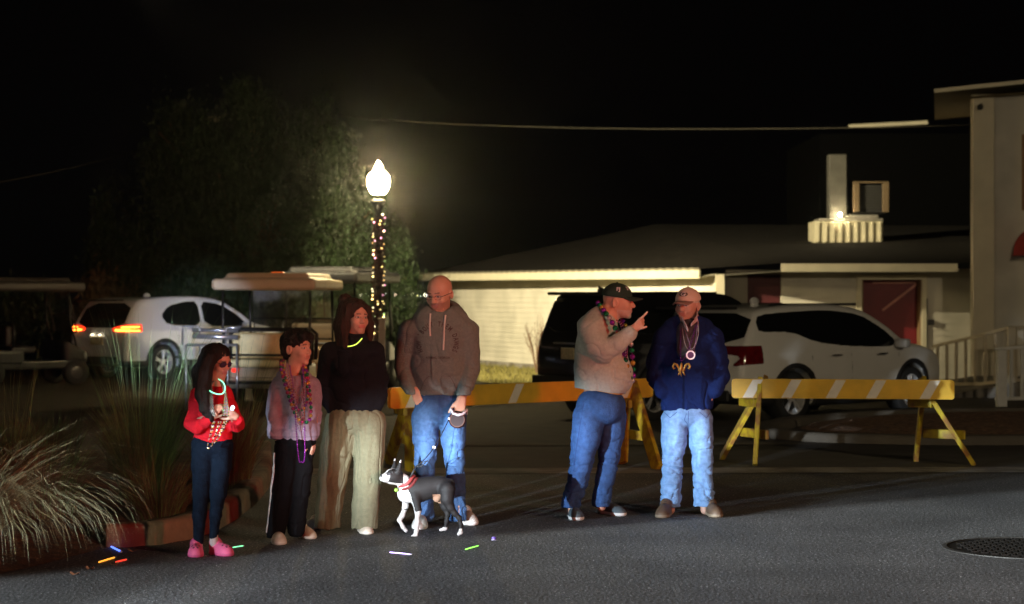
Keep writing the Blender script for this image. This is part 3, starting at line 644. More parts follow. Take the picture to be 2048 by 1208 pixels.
def clump(x, y, n, H, ms, seed, label, rad=.16, lean=1.1, z0=.05, w=.0028, bias=None, stalks=0):
    r = np.random.default_rng(seed); root = thing('ornamental_grass', (x, y, z0), label, 'grass clump', 'grass clumps in the planting bed')
    a = r.uniform(0, 2 * PI, n); rd = rad * np.sqrt(r.uniform(0, 1, n)); pts = np.stack([x + rd * np.cos(a), y + rd * np.sin(a), np.full(n, z0)], 1)
    h = H * r.uniform(.45, 1.1, n); ln = np.clip(lean * r.uniform(.15, 1.25, n), .05, 1.75) if lean < 1.85 else r.uniform(1.15, 2.6, n)
    if bias is not None: a = np.where(r.random(n) < bias[1], r.normal(bias[0], .55, n), a)
    blades('blades', pts, h, ms[0], seed, ln, w, 5, root, out=a)
    if len(ms) > 1:
        s = r.random(n) < .35; blades('dry_blades', pts[s] + (.01, .01, 0), h[s] * 1.1, ms[1], seed + 1, ln[s] * 1.02, w, 5, root, out=a[s] + .15)
    if stalks:
        a = r.uniform(0, 2 * PI, stalks); pts = np.stack([x + rad * np.cos(a), y + rad * np.sin(a), np.full(stalks, z0)], 1); blades('stalks', pts, H * 1.9 * r.uniform(.8, 1.15, stalks), ms[-1], seed + 2, r.uniform(.1, .5, stalks), w * .8, 5, root, out=a)
    return root
GB = mat('grass_green', (.10, .17, .045), .6, var=.35, vs=3); GD = mat('grass_straw', (.30, .26, .13), .6, var=.3, vs=3); GO = mat('grass_olive', (.13, .12, .055), .6, var=.3, vs=3); GK = mat('grass_dark_green', (.05, .085, .03), .6, var=.3, vs=3); GR = mat('grass_rust', (.07, .045, .02), .7, var=.3, vs=3)
clump(-3.22, 11.95, 1150, 1.04, (GO, GD), 1, 'big pale straw-coloured grass clump spilling over the road edge at far left', .13, 1.9, .16, .0023)
clump(-2.75, 14.9, 1200, .80, (GK, GB), 2, 'upright green grass clump behind the girl in red', .16, .6, .10, .0028, stalks=50)
clump(-3.95, 15.6, 900, .62, (GK, GB), 3, 'green grass clump at the left edge behind the straw-coloured clump', .16, .7, .1, .0028, stalks=30)
clump(-3.35, 14.2, 700, .62, (GR, GB), 4, 'low rusty brown grass between the straw clump and the green clump', .25, 1.2, .08, .0026)
clump(-2.45, 13.9, 520, .5, (GR, GB), 5, 'small dark rusty grass just behind the kerb end', .15, 1.3, .06, .0026)
clump(-3.3, 17.6, 700, .6, (GR, GK), 6, 'tall rusty grass further back in front of the white car wheel', .25, .6, .1, .003, stalks=60)
clump(-2.65, 18.6, 700, .6, (GR, GK), 7, 'tall thin brown grass beside the golf cart', .22, .55, .1, .003, stalks=50)
clump(-4.3, 18.4, 700, .5, (GR, GK), 8, 'brown grass in the back left of the bed', .3, .6, .1, .003, stalks=40)
clump(-4.9, 17.0, 700, .6, (GR, GB), 9, 'brown grass half out of view at the left edge of the bed', .3, .7, .1, .003, stalks=30)
clump(-2.35, 16.4, 600, .7, (GR, GB), 10, 'dark brown grass behind the girl and the kerb', .2, .8, .08, .0028, stalks=20)
# bare twiggy shrub by the lit wall
tw = thing('bare_shrub', (.52, 41.5, 0), 'bare twiggy shrub standing against the lit wall', 'shrub'); b = MB(); r_ = np.random.default_rng(3)
for i in range(14):
    a = r_.uniform(0, 2 * PI); h = r_.uniform(.8, 1.35); e = np.array([.52 + .28 * math.cos(a), 41.5 + .3 * math.sin(a), h]); b.tube([(.52, 41.5, 0), (.52 + .1 * math.cos(a), 41.5, h * .5), e], [.014, .009, .004], 5)
    for q in range(3): s_ = np.array([.52 + .18 * math.cos(a), 41.5, h * (.55 + .12 * q)]); b.tube([s_, s_ + np.array([r_.uniform(-.15, .15), 0, .15])], [.006, .003], 4)
b.build('twigs', mat('bark', (.12, .07, .04), .9, bump=1, bs=12), tw)

# ================================================================ far shore lights
for i, (px, py, r0, c, e) in enumerate([(722, 592, 2, (1, .9, .7), 3), (735, 592, 2, (.8, 1, .8), 3), (770, 591, 3.0, (.8, 1, .9), 6), (779, 592, 3, (.8, .9, 1), 6), (790, 592, 2.6, (1, .7, .5), 5), (801, 592, 3.6, (.9, .97, 1), 28), (806, 592, 3, (.8, .9, 1), 16), (819, 592, 2.5, (1, .6, .45), 6), (826, 592, 2.3, (.9, .9, .5), 5), (833, 592, 2.5, (.9, .9, .35), 5), (842, 592, 2, (.6, .8, .7), 3), (850, 592, 2.3, (1, .9, .6), 5), (855, 593, 2, (.8, .9, 1), 3), (754, 592, 2, (.9, .8, .5), 2)]):
    q = at(px, py - 2, 470); o = thing('shore_light', (q[0], 470, 0), 'brightest white light on the far shore' if i == 5 else 'tiny light on the far shore', 'light', 'tiny lights strung along the far shore')
    b = MB(); b.ball(q, .16, 8, 6); b.build('bulb', glow('shore_%d' % i, c, e * 3.2), o); b = MB(); b.tube([(q[0], 470, 0), (q[0], 470, q[2])], .05, 5); b.build('pole', mat('dark_metal', (.03, .03, .03), .5, .5), o)
b = MB(); b.box((0, 520, .3), (700, 60, .6)); tag(b.build('far_shore', mat('far_land', (.02, .02, .015), .95)), kind='structure')

# ================================================================ barricades
YEL = mat('barricade_yellow', (.76, .43, .03), .5, var=.12, vs=5, bump=.15, bs=60, col2=(.70, .40, .03), ds=6); WHT = mat('reflective_white', (.78, .70, .60), .4, var=.08, vs=12)
RUST = mat('scuffed_yellow', (.55, .40, .02), .6, var=.2, vs=7, bump=.2, bs=60, col2=(.30, .13, .03), ds=8)
def barricade(bl, br, legs, label, stripes, z1=.86, h=.19, spacer=True, slant=.10):
    bl = np.array(bl, float); br = np.array(br, float); c = (bl + br) / 2; root = thing('road_barricade', (*c, 0), label, 'barricade', 'wooden road barricades')
    t = br - bl; L = np.linalg.norm(t); t /= L; nr = np.array([t[1], -t[0]]); nr = nr if nr[1] < 0 else -nr
    R = Matrix(((t[0], -nr[0], 0), (t[1], -nr[1], 0), (0, 0, 1)))
    zc = z1 - h / 2; rad = .03; poly = []
    for cx, cz, a0 in ((L - rad, h - rad, 0), (rad, h - rad, 90), (rad, rad, 180), (L - rad, rad, 270)):
        for q in range(4): a = math.radians(a0 + 30 * q); poly.append((cx + rad * math.cos(a), cz + rad * math.sin(a)))
    def W3(u, v, w): return (bl[0] + t[0] * u + nr[0] * w, bl[1] + t[1] * u + nr[1] * w, z1 - h + v)
    b = MB(); n = len(poly); V = [W3(u, v, .0) for u, v in poly] + [W3(u, v, .045) for u, v in poly]; b.add(V, [tuple(range(n)), tuple(range(n, 2 * n))[::-1]] + [(i, (i + 1) % n, n + (i + 1) % n, n + i) for i in range(n)]); beam = b.build('beam', YEL, root)
    for s in stripes:
        b = MB(); u0, wd = s * L, .10; V = [W3(u0, .006, .048), (W3(u0 + wd, .006, .048)), W3(u0 + wd + slant, h - .006, .048), W3(u0 + slant, h - .006, .048)]; b.add(V, [(0, 1, 2, 3)]); b.build('stripe', WHT, beam)
    for (pa, pb, px) in legs:         # feet a, b and the top point
        pa = np.array([*pa, .0]); pb = np.array([*pb, 0.]); tp = np.array([*px, z1 + .0])
        for foot in (pa, pb):
            d = (foot - tp); s = 1 if foot is pa else -1; off = np.array([t[0] * .028 * s, t[1] * .028 * s, 0]) - np.array([nr[0], nr[1], 0]) * .045
            if foot is pb: off = off + np.array([nr[0], nr[1], 0]) * .118
            q = MB(); q.beam(tp + off * 1.0, foot + off, .135, .045, up=(t[0], t[1], 0), bev=.004); q.build('leg', RUST, root)
        a1 = tp + (pa - tp) * .66 - np.array([nr[0], nr[1], 0]) * .045; b1 = tp + (pb - tp) * .66 - np.array([nr[0], nr[1], 0]) * .045; q = MB(); off = np.array([t[0], t[1], 0]) * .075
        q.beam(a1 + off, b1 + off, .035, .09, bev=.004); q.build('brace', RUST, root)
        a1 = tp + (pa - tp) * .29; b1 = tp + (pb - tp) * .29; q = MB(); q.beam(a1 - off * 1.05 + (b1 - a1) * -.15, b1 - off * 1.05 + (b1 - a1) * .15, .04, .08, bev=.004); q.build('spacer', RUST, root)
    return root
barricade((2.17, 19.75), (4.30, 19.45), [(gnd(1437, 918)[:2], gnd(1516, 930)[:2], (2.49, 19.82)), (gnd(1826, 922)[:2], gnd(1952, 928)[:2], (4.02, 19.62))], 'right-hand yellow barricade with white slanted stripes in front of the white car', [.05, .225, .425, .605, .845], z1=.835)
barricade((-1.12, 18.0), (1.385, 20.1), [(gnd(822, 945)[:2], gnd(772, 925)[:2], (-.93, 18.45)), (gnd(1246, 928)[:2], gnd(1309, 938)[:2], (1.16, 20.1))], 'left-hand yellow barricade running behind the man with the dog', [.05, .42, .86], z1=.825)

# ================================================================ things on the road
c = gnd(2062, 1097); mh = thing('manhole_cover', c, 'round dark iron manhole cover in the road at far right', 'manhole cover')
b = MB(); rI = .54; b.lathe([(rI + .03, .001), (rI + .03, .006), (rI, .008), (rI, .001)], 64, c); b.build('ring', mat('iron_ring', (.05, .045, .04), .6, .7), mh)
b = MB(); b.lathe([(0, .003), (rI - .008, .003)], 64, c)
for i in range(-9, 10):
    for j in range(-9, 10):
        x, y = i * .052, j * .052
        if x * x + y * y < (rI - .07) ** 2 and (i + j) % 2 == 0: b.box((c[0] + x, c[1] + y, .006), (.045, .02, .007))
        elif x * x + y * y < (rI - .07) ** 2: b.box((c[0] + x, c[1] + y, .006), (.02, .045, .007))
b.build('lid', mat('cast_iron', (.022, .02, .018), .5, .7, bump=.3, bs=80), mh)
def stick(p0, p1, col, e, label, r=.0035, nm='glow_stick', cp=None):
    a, b_ = gnd(*p0), gnd(*p1); a[2] = b_[2] = r + .001; root = thing(nm, (a + b_) / 2 * (1, 1, 0), label, 'glow stick', 'dropped glow sticks')
    m = MB(); mid = (a + b_) / 2 + np.array([0, .006, 0]); m.tube([a, mid, b_], r, 8); m.build('tube', glow('stick_' + label.split()[0], col, e), root, smooth=True)
    m = MB(); d = (b_ - a) / np.linalg.norm(b_ - a); m.tube([b_, b_ + d * .012], r * 1.15, 8); m.build('cap', mat('clear_cap', (.4, .4, .4), .3), root)
stick((200, 1085), (242, 1105), (.12, .22, 1), 2.2, 'blue glow stick lying below the straw grass by the kerb', .006)
stick((198, 1126), (228, 1117), (1, .40, .04), 1.6, 'orange glow stick lying below the blue one', .005)
stick((232, 1126), (252, 1121), (1, .06, .03), 1.2, 'red glow stick lying right of the orange one', .005)
stick((466, 1096), (486, 1093), (.25, 1, .5), 1.6, 'green glow stick lying by the pink clog')
stick((780, 1106), (821, 1110), (.62, .45, 1), 2.4, 'violet glow stick alone on the asphalt below the dog')
stick((931, 1100), (956, 1093), (.3, 1, .12), 2.2, 'lime glow stick on the asphalt right of the violet one')
a = gnd(988, 1080); bc = thing('bottle_cap', a, 'small purple bottle cap on the asphalt right of the lime stick', 'bottle cap'); b = MB(); b.lathe([(0, .022), (.014, .022), (.016, .018), (.016, 0)], 14, a); b.build('shell', mat('purple_plastic', (.12, .07, .35), .3), bc, smooth=True); b = MB(); b.lathe([(.0165, .004), (.018, .003), (.018, .0), (.0165, .0)], 14, a); b.build('rim', mat('pale_plastic', (.5, .45, .6), .3), bc)
r_ = np.random.default_rng(8); LF = mat('dead_leaf', (.30, .13, .06), .8)
for i, (px, py) in enumerate(((220, 1078), (266, 1104), (228, 1131), (180, 1139), (150, 1150), (205, 1062), (262, 1062))):
    g = gnd(px, py); b = MB(); a = r_.uniform(0, PI); pts = [(g[0] + .035 * math.cos(t) * math.cos(a) - .02 * math.sin(t) * math.sin(a), g[1] + .035 * math.cos(t) * math.sin(a) + .02 * math.sin(t) * math.cos(a), .012 + .010 * math.cos(2 * t)) for t in np.linspace(0, 2 * PI, 9)[:-1]]
    b.add(pts + [(g[0], g[1], .006)], [(k_, (k_ + 1) % 8, 8) for k_ in range(8)]); tag(b.build('dead_leaf', LF), 'curled dead leaf ' + ('just above the blue glow stick', 'right of the blue glow stick near the kerb', 'lowest, right under the orange glow stick', 'left of the orange glow stick', 'farthest left, under the straw grass tips', 'against the planting bed left of the kerb end', 'touching the foot of the kerb')[i], 'leaf', 'dead leaves by the bed edge')
b = MB(); pts = [gnd(px, py) for px, py in ((1440, 1046), (1520, 1056), (1600, 1068), (1680, 1078), (1760, 1090), (1860, 1108), (1960, 1130))]; V = []
for i, q in enumerate(pts):
    j = .012 * math.sin(i * 5.1); V += [(q[0], q[1] + j - .006, .003), (q[0], q[1] + j + .006, .003)]
b.add(V, [(2 * i, 2 * i + 1, 2 * i + 3, 2 * i + 2) for i in range(len(pts) - 1)]); tag(b.build('road_crack', mat('tar', (.012, .012, .012), .6)), kind='structure')
b = MB(); V = []
for i, q in enumerate([gnd(px, py) for px, py in ((610, 1208), (660, 1180), (735, 1160), (800, 1150), (880, 1136), (960, 1130), (1060, 1112), (1120, 1108))]): j = .015 * math.sin(i * 4.1); V += [(q[0], q[1] + j - .003, .003), (q[0], q[1] + j + .004, .003)]
b.add(V, [(2 * i, 2 * i + 1, 2 * i + 3, 2 * i + 2) for i in range(7)]); tag(b.build('road_crack', mat('tar', (.012, .012, .012), .6)), kind='structure')
# ================================================================ haze volume added to imitate lens bloom round the lamp
hb = MB(); hb.box((0, 290, 14), (700, 600, 30.5)); hz = hb.build('haze', None); hm = bpy.data.materials.new('haze'); hm.use_nodes = True; hn = hm.node_tree; hn.nodes.clear()
ho_ = hn.nodes.new('ShaderNodeOutputMaterial'); pv = hn.nodes.new('ShaderNodeVolumePrincipled'); pv.inputs['Color'].default_value = (.9, .9, .9, 1); pv.inputs['Density'].default_value = .0007; pv.inputs['Anisotropy'].default_value = .972
hn.links.new(pv.outputs[0], ho_.inputs['Volume']); hz.data.materials.append(hm); tag(hz, 'thin haze added for the lens glow round the street lamp', None, None, 'stuff'); SC.cycles.volume_bounces = 0

# ================================================================ vehicles
def poly_sdf(x, z, P):
    P = np.array(P, float); n = len(P); d = np.full(x.shape, 1e9); s = np.ones(x.shape)
    for i in range(n):
        a, b = P[i], P[i - 1]; e = b - a; wx, wz = x - a[0], z - a[1]; t = np.clip((wx * e[0] + wz * e[1]) / (e @ e), 0, 1); bx, bz = wx - e[0] * t, wz - e[1] * t
        d = np.minimum(d, bx * bx + bz * bz); c1 = z >= a[1]; c2 = z < b[1]; c3 = e[0] * wz > e[1] * wx
        fl = (c1 & c2 & c3) | (~c1 & ~c2 & ~c3); s = np.where(fl, -s, s)
    return s * np.sqrt(d)
def smoothpoly(P, it=2):
    P = [np.array(p, float) for p in P]
    for _ in range(it): P = [q for i in range(len(P)) for q in (P[i] * .8 + P[(i + 1) % len(P)] * .2, P[i] * .2 + P[(i + 1) % len(P)] * .8)]
    return P
def suv(label, loc, yaw, sc, paint, prof, belt, W_, wb, wx, side_glass, rear_glass, front_x, tails, trim_z, glass, h=.018, tail_mat=None, extras=None, Rw=.36, width_z=None, name='parked_car', zs_=1., xs_=1.):
    """local frame: x forward, y left, z up, centre of the car on the ground"""
    root = thing(name, (loc[0], loc[1], 0), label, 'car', 'cars parked behind the barricades', yaw); root.scale = (sc * xs_, sc, sc * zs_)
    P = smoothpoly(prof, 2); xs = [p[0] for p in P]; x0, x1 = min(xs), max(xs); zs = [p[1] for p in P]; zt = max(zs); rd = .07; lx = (x0 + x1) / 2; hl = (x1 - x0) / 2
    def half(X, Z):
        w = W_ / 2 - .30 * np.clip((Z - belt), 0, 2) ** 1.15 - .05 * np.clip(.55 - Z, 0, 1) - .16 * np.abs((X - lx) / hl) ** 5 + .012 * np.sin(np.clip((Z - .5) / .5, 0, 1) * PI)
        return w
    def body(G, infl=0.):
        X, Y_, Z = G[..., 0], G[..., 1], G[..., 2]; d2 = poly_sdf(X[:, 0, :], Z[:, 0, :], P)[:, None, :] + rd; dy = (np.abs(Y_) - half(X, Z)) + rd
        d2 = np.broadcast_to(d2, dy.shape); return np.sqrt(np.maximum(d2, 0) ** 2 + np.maximum(dy, 0) ** 2) + np.minimum(np.maximum(d2, dy), 0) - rd - infl
    lo, hi = (x0, -W_ / 2 - .03, min(zs)), (x1, W_ / 2 + .03, zt)
    def wells(S, r, dep=.30):
        for ax in (wx, wx + wb):
            for sg in (-1, 1):
                def fn(G, ax=ax, sg=sg): return np.maximum(np.hypot(G[..., 0] - ax, G[..., 2] - Rw) - r, (W_ / 2 - dep) - sg * G[..., 1])
                S.add(fn, (ax - r, (W_ / 2 - dep) if sg > 0 else -W_ / 2 - .1, -.1), (ax + r, W_ / 2 + .1 if sg > 0 else -(W_ / 2 - dep), Rw + r), .0, 's')
    S = SDF(h); S.add(lambda G: body(G), lo, hi, 0); wells(S, Rw + .055)
    V, F = S.mesh(); mkobj('body', V, F, paint, root, world=False, smooth=True)
    def patch(nm, region, infl, m, blo, bhi, parent=root, cutw=False, hh=None):
        S = SDF(hh or h * .8); S.add(lambda G: np.maximum(body(G, infl), region(G)), blo, bhi, 0)
        if cutw: wells(S, Rw + .055 if cutw is True else cutw)
        V, F = S.mesh(); return mkobj(nm, V, F, m, parent, world=False, smooth=True)
    for sg in (-1, 1):
        for pg in side_glass:
            P2 = smoothpoly(pg, 1); xx = [p[0] for p in P2]; zz = [p[1] for p in P2]
            patch('side_window', lambda G: np.maximum(np.broadcast_to(poly_sdf(G[..., 0][:, 0, :], G[..., 2][:, 0, :], P2)[:, None, :], G.shape[:3]), .35 - sg * G[..., 1]), .006, glass,
                  (min(xx), .35 if sg > 0 else -W_ / 2, min(zz)), (max(xx), W_ / 2 if sg > 0 else -.35, max(zz)))
    def yz(P2, X0, X1):
        return lambda G: np.maximum(np.broadcast_to(poly_sdf(G[..., 1][0], G[..., 2][0], P2)[None], G.shape[:3]), np.maximum(G[..., 0] - X1, X0 - G[..., 0]))
    patch('rear_window', yz(smoothpoly(rear_glass[0], 1), x0 - .1, rear_glass[1]), .007, glass, (x0 - .02, -W_ / 2, min(p[1] for p in rear_glass[0])), (rear_glass[1], W_ / 2, max(p[1] for p in rear_glass[0])))
    fw = [(-.62, 1.02), (.62, 1.02), (.55, zt - .10), (-.55, zt - .10)]
    patch('windscreen', yz(smoothpoly(fw, 1), front_x[0], front_x[1]), .006, glass, (front_x[0], -.7, .98), (front_x[1], .7, zt))
    # dark cladding round sills and arches
    def clad(G):
        a = G[..., 2] - trim_z
        for ax in (wx, wx + wb): a = np.minimum(a, np.hypot(G[..., 0] - ax, G[..., 2] - Rw) - (Rw + .125))
        return a
    patch('cladding', clad, .009, mat('black_cladding', (.018, .018, .02), .6), (x0 - .02, -W_ / 2 - .03, .1), (x1 + .02, W_ / 2 + .03, Rw * 2 + .2), cutw=True)
    for (pg, xa, xb, m_, both) in tails:
        for sg in ((-1, 1) if both else (1,)):
            P2 = smoothpoly([(sg * a, b) for a, b in pg], 1)
            ys = [p[0] for p in P2]; zz = [p[1] for p in P2]
            patch('tail_light', yz(P2, xa, xb), .014 if m_ is not TLy else .022, m_, (xa, min(ys) - .01, min(zz) - .01), (xb, max(ys) + .01, max(zz) + .01), hh=.010)
    # wheels
    TY = mat('tyre_rubber', (.015, .015, .015), .8, bump=.3, bs=60); RM = mat('alloy_rim', (.75, .75, .76), .35, .4)
    for ax in (wx, wx + wb):
        for sg in (-1, 1):
            y = sg * (W_ / 2 - .145); b = MB(); b.lathe([(Rw * .68, -.11), (Rw * .93, -.115), (Rw, -.085), (Rw, .085), (Rw * .93, .115), (Rw * .68, .11), (Rw * .68, -.11)], 40, (ax, y, Rw), 'y'); wh = b.build('wheel', TY, root, world=False, smooth=True)
            b = MB(); b.lathe([(Rw * .69, -.10), (Rw * .64, -.10), (Rw * .62, 0), (Rw * .64, .10), (Rw * .69, .10)], 40, (ax, y, Rw), 'y'); yo = y + sg * .075
            for q in range(5):
                for dq in (-.13, .13):
                    a = 2 * PI * q / 5 + dq * 1.0 + .3; c_, s_ = math.cos(a), math.sin(a); a2 = 2 * PI * q / 5 + dq * .35 + .3
                    b.beam((ax + .05 * math.cos(a2), yo, Rw + .05 * math.sin(a2)), (ax + Rw * .66 * c_, yo, Rw + Rw * .66 * s_), .022, .030, up=(0, 1, 0), bev=.004)
            b.lathe([(0, sg * .012), (.06, sg * .01), (.065, -sg * .03)], 16, (ax, yo, Rw), 'y'); b.build('rim', RM, wh, world=False)
            b = MB(); b.lathe([(0, 0), (Rw * .60, 0)], 24, (ax, y - sg * .02, Rw), 'y'); b.build('brake_disc', mat('dark_disc', (.02, .02, .02), .5, .5), wh, world=False)
    if extras: extras(root, patch, yz, half, x0, x1)
    return root
CH = mat('chrome', (.6, .6, .6), .15, 1., var=0); GL = mat('car_glass', (.006, .007, .008), .06, spec=.7, var=0)
PLATE = mat('number_plate', (.6, .5, .3), .5, var=.25, vs=30)
def cross_extras(root, patch, yz, half, x0, x1):
    for sg in (-1, 1):
        b = MB(); b.beam((-1.5, sg * .60, 1.655), (.45, sg * .60, 1.66), .03, .035, bev=.008); b.build('roof_rail', mat('black_cladding', (.018, .018, .02), .6), root, world=False)
        b = MB(); b.box((.92, sg * 1.03, 1.08), (.13, .2, .13), bev=.035, seg=2); m = b.build('mirror', mat('mirror_shell', (.5, .5, .5), .3), root, world=False, smooth=True)
        for dx in (-.62, .42): q = MB(); yy = sg * (.985 - (.0 if dx > 0 else .02)); q.tube([(dx, yy, .93), (dx + .04, yy + sg * .03, .935), (dx + .17, yy + sg * .03, .935), (dx + .21, yy, .93)], .012, 6); q.build('door_handle', CH, root, world=False, smooth=True)
        for xx in (.98, -.12, -1.0):
            P2 = [(xx, .42), (xx + .012, .42), (xx + .012 - (.03 if xx < 0 else 0), .98), (xx - (.03 if xx < 0 else 0), .98)]
            patch('door_seam', lambda G: np.maximum(np.broadcast_to(poly_sdf(G[..., 0][:, 0, :], G[..., 2][:, 0, :], P2)[:, None, :], G.shape[:3]), .35 - sg * G[..., 1]), .002, mat('seam_black', (.02, .02, .02), .8), (xx - .05, .35 if sg > 0 else -1.0, .42), (xx + .03, 1.0 if sg > 0 else -.35, .98), hh=.008)
    b = MB(); b.box((x0 - .012, 0, .80), (.02, .36, .17), bev=.004); b.build('number_plate', PLATE, root, world=False)
    b = MB(); b.box((x0 - .005, 0, .40), (.05, 1.2, .16), bev=.02); b.build('rear_bumper', mat('black_cladding', (.018, .018, .02), .6), root, world=False)
    b = MB(); b.box((x0 + .10, 0, 1.61), (.22, 1.15, .035), bev=.012); b.build('spoiler', mat('black_cladding', (.018, .018, .02), .6), root, world=False)
    b = MB(); b.ball((-1.0, 0, 1.70), .07, sc=(1.4, .45, .9)); b.build('aerial', mat('fin_white', (.7, .7, .7), .3), root, world=False, smooth=True)
WP = mat('white_paint', (.84, .83, .80), .28, var=.03, vs=3, coat=1.)
SP = mat('silver_white_paint', (.74, .75, .80), .28, var=.03, vs=3, coat=1.); BPN = mat('black_paint', (.008, .008, .009), .2, coat=1., var=0)
TLd = mat('tail_red_dark', (.14, .004, .006), .15, coat=1., var=.3, vs=14); 
TLo = mat('tail_red_lit', (1, .05, .01), .3, emit=2.6, ecol=(1, .035, .006), var=0); TLy = mat('tail_core_lit', (1, .6, .1), .3, emit=11, ecol=(1, .30, .03), var=0)
prof = [(-2.30, .36), (-2.33, .62), (-2.30, .95), (-2.22, 1.12), (-2.02, 1.42), (-1.88, 1.60), (-1.2, 1.66), (-.3, 1.665), (.35, 1.60), (.85, 1.36), (1.22, 1.10), (1.7, 1.03), (2.12, .92), (2.28, .75), (2.30, .45), (2.2, .26), (1.0, .22), (-1.0, .22), (-2.15, .28)]
# parked white crossover: rear near side at right
def place(yaw, sc, lx, ly, wxp, wyp):      # position so that local point (lx, ly) lands on (wxp, wyp)
    c, s = math.cos(yaw), math.sin(yaw); return (wxp - sc * (lx * c - ly * s), wyp - sc * (lx * s + ly * c))
yw = math.radians(46.5); g = gnd(1590, 846)
suv('white crossover with dark tail lights parked behind the right barricade', place(yw, 1.03, -1.35, -.92, g[0] + .02, g[1]), yw, 1.03, WP, prof, .98, 1.86, 2.72, -1.36,
    [[(-1.98, 1.40), (-1.90, 1.52), (-1.35, 1.56), (-.5, 1.585), (.25, 1.52), (.72, 1.30), (.98, 1.10), (.80, 1.02), (-.2, 1.05), (-.9, 1.12), (-1.35, 1.27), (-1.96, 1.27)]],
    ([(-.72, 1.12), (.72, 1.12), (.68, 1.54), (-.68, 1.54)], -1.7), (.2, 1.45),
    [([(.36, 1.10), (.55, 1.09), (.94, 1.10), (.96, .86), (.62, .80), (.78, .95), (.45, .98)], -2.6, -1.98, TLd, True)], .44, GL, extras=cross_extras, zs_=.90)
yw = math.radians(54); g = gnd(331, 759)
eprof = [(p[0] * 1.02, p[1] * 1.02) for p in prof]
def edge_extras(root, patch, yz, half, x0, x1):
    cross_extras(root, patch, yz, half, x0, x1)
    for sg in (-1, 1):
        b = MB(); b.box((x0 - .03, sg * .11, .915), (.03, .06, .025), bev=.006); b.build('plate_light', glow('plate_lamp', (1, .85, .55), 6), root, world=False)
EDGE = suv('white car with bright red tail lights on, seen behind the grasses at left', place(yw, .97, -1.38, -.94, g[0], g[1]), yw, .97, SP, eprof, 1.0, 1.92, 2.82, -1.40,
    [[(-1.45, 1.30), (-1.2, 1.50), (-.75, 1.585), (-.34, 1.60), (-.36, 1.06), (-1.30, 1.10)], [(-.27, 1.60), (.3, 1.54), (.75, 1.32), (1.02, 1.10), (.9, 1.04), (-.25, 1.06)]],
    ([(-.70, 1.05), (.70, 1.05), (.64, 1.56), (-.64, 1.56)], -1.72), (.2, 1.5),
    [([(.42, .99), (.95, .97), (.97, 1.10), (.90, 1.14), (.40, 1.06)], -2.7, -1.98, TLo, True), ([(.46, 1.00), (.90, .985), (.92, 1.015), (.50, 1.03)], -2.71, -2.03, TLy, True), ([(.62, 1.055), (.88, 1.06), (.9, 1.09), (.64, 1.08)], -2.71, -2.03, TLy, True)], .40, GL, extras=edge_extras)
# black full-size SUV
bprof = [(-2.62, .42), (-2.66, .7), (-2.62, 1.05), (-2.55, 1.25), (-2.38, 1.72), (-2.28, 1.86), (-1.5, 1.90), (-.2, 1.90), (.55, 1.84), (1.25, 1.34), (1.6, 1.22), (2.4, 1.16), (2.62, 1.0), (2.64, .55), (2.5, .32), (0, .28), (-2.45, .34)]
def big_extras(root, patch, yz, half, x0, x1):
    for sg in (-1, 1):
        b = MB(); b.beam((-2.0, sg * .68, 1.875), (.2, sg * .68, 1.88), .04, .035, bev=.01); b.build('roof_rail', mat('black_cladding', (.018, .018, .02), .6), root, world=False)
        b = MB(); b.box((1.0, sg * 1.12, 1.24), (.14, .22, .2), bev=.04, seg=2); b.build('mirror', BPN, root, world=False, smooth=True)
        for dx in (-.8, .35): q = MB(); q.tube([(dx, sg * 1.0, 1.08), (dx + .04, sg * 1.04, 1.085), (dx + .18, sg * 1.04, 1.085), (dx + .22, sg * 1.0, 1.08)], .014, 6); q.build('door_handle', CH, root, world=False, smooth=True)
        b = MB(); b.box((x0 - .02, sg * .86, .56), (.02, .10, .04), bev=.005); b.build('reflector', TLd, root, world=False)
    b = MB(); b.box((x0 - .015, 0, .98), (.02, .34, .17), bev=.004); b.build('number_plate', PLATE, root, world=False)
    b = MB(); b.box((x0 + .0, 0, .52), (.10, 1.85, .24), bev=.03, seg=2); b.build('rear_bumper', mat('black_bumper', (.015, .015, .015), .5), root, world=False)
    b = MB(); b.box((x0 + .33, 0, 1.87), (.36, 1.5, .05), bev=.018); b.build('spoiler', BPN, root, world=False)
    b = MB(); b.box((x0 - .015, 0, 1.13), (.02, .75, .03), bev=.006); b.build('chrome_strip', CH, root, world=False)
    b = MB(); b.tube([(-1.9, .0, 1.90), (-1.95, 0, 1.98)], .02); b.ball((-1.9, 0, 1.915), .06, sc=(1.5, .5, .8)); b.build('aerial', BPN, root, world=False)
yw = math.radians(33); g = at(1076, 0, 27.4)
suv('large black car parked behind the two men at right, half hidden', place(yw, .90, -2.66 * .79, .98, g[0] - .09, 27.4), yw, .90, BPN, bprof, 1.15, 2.02, 3.05, -1.55,
    [[(-2.2, 1.30), (-2.05, 1.70), (-1.2, 1.78), (-1.15, 1.24)], [(-1.08, 1.78), (-.15, 1.78), (-.12, 1.22), (-1.08, 1.24)], [(-.05, 1.78), (.5, 1.74), (1.05, 1.32), (-.02, 1.22)]],
    ([(-.78, 1.28), (.78, 1.28), (.72, 1.78), (-.72, 1.78)], -2.1), (.5, 1.6),
    [([(.80, .80), (.97, .80), (.96, 1.42), (.86, 1.42)], -2.9, -2.42, TLd, True)], .40, GL, Rw=.40, extras=big_extras, xs_=.79)
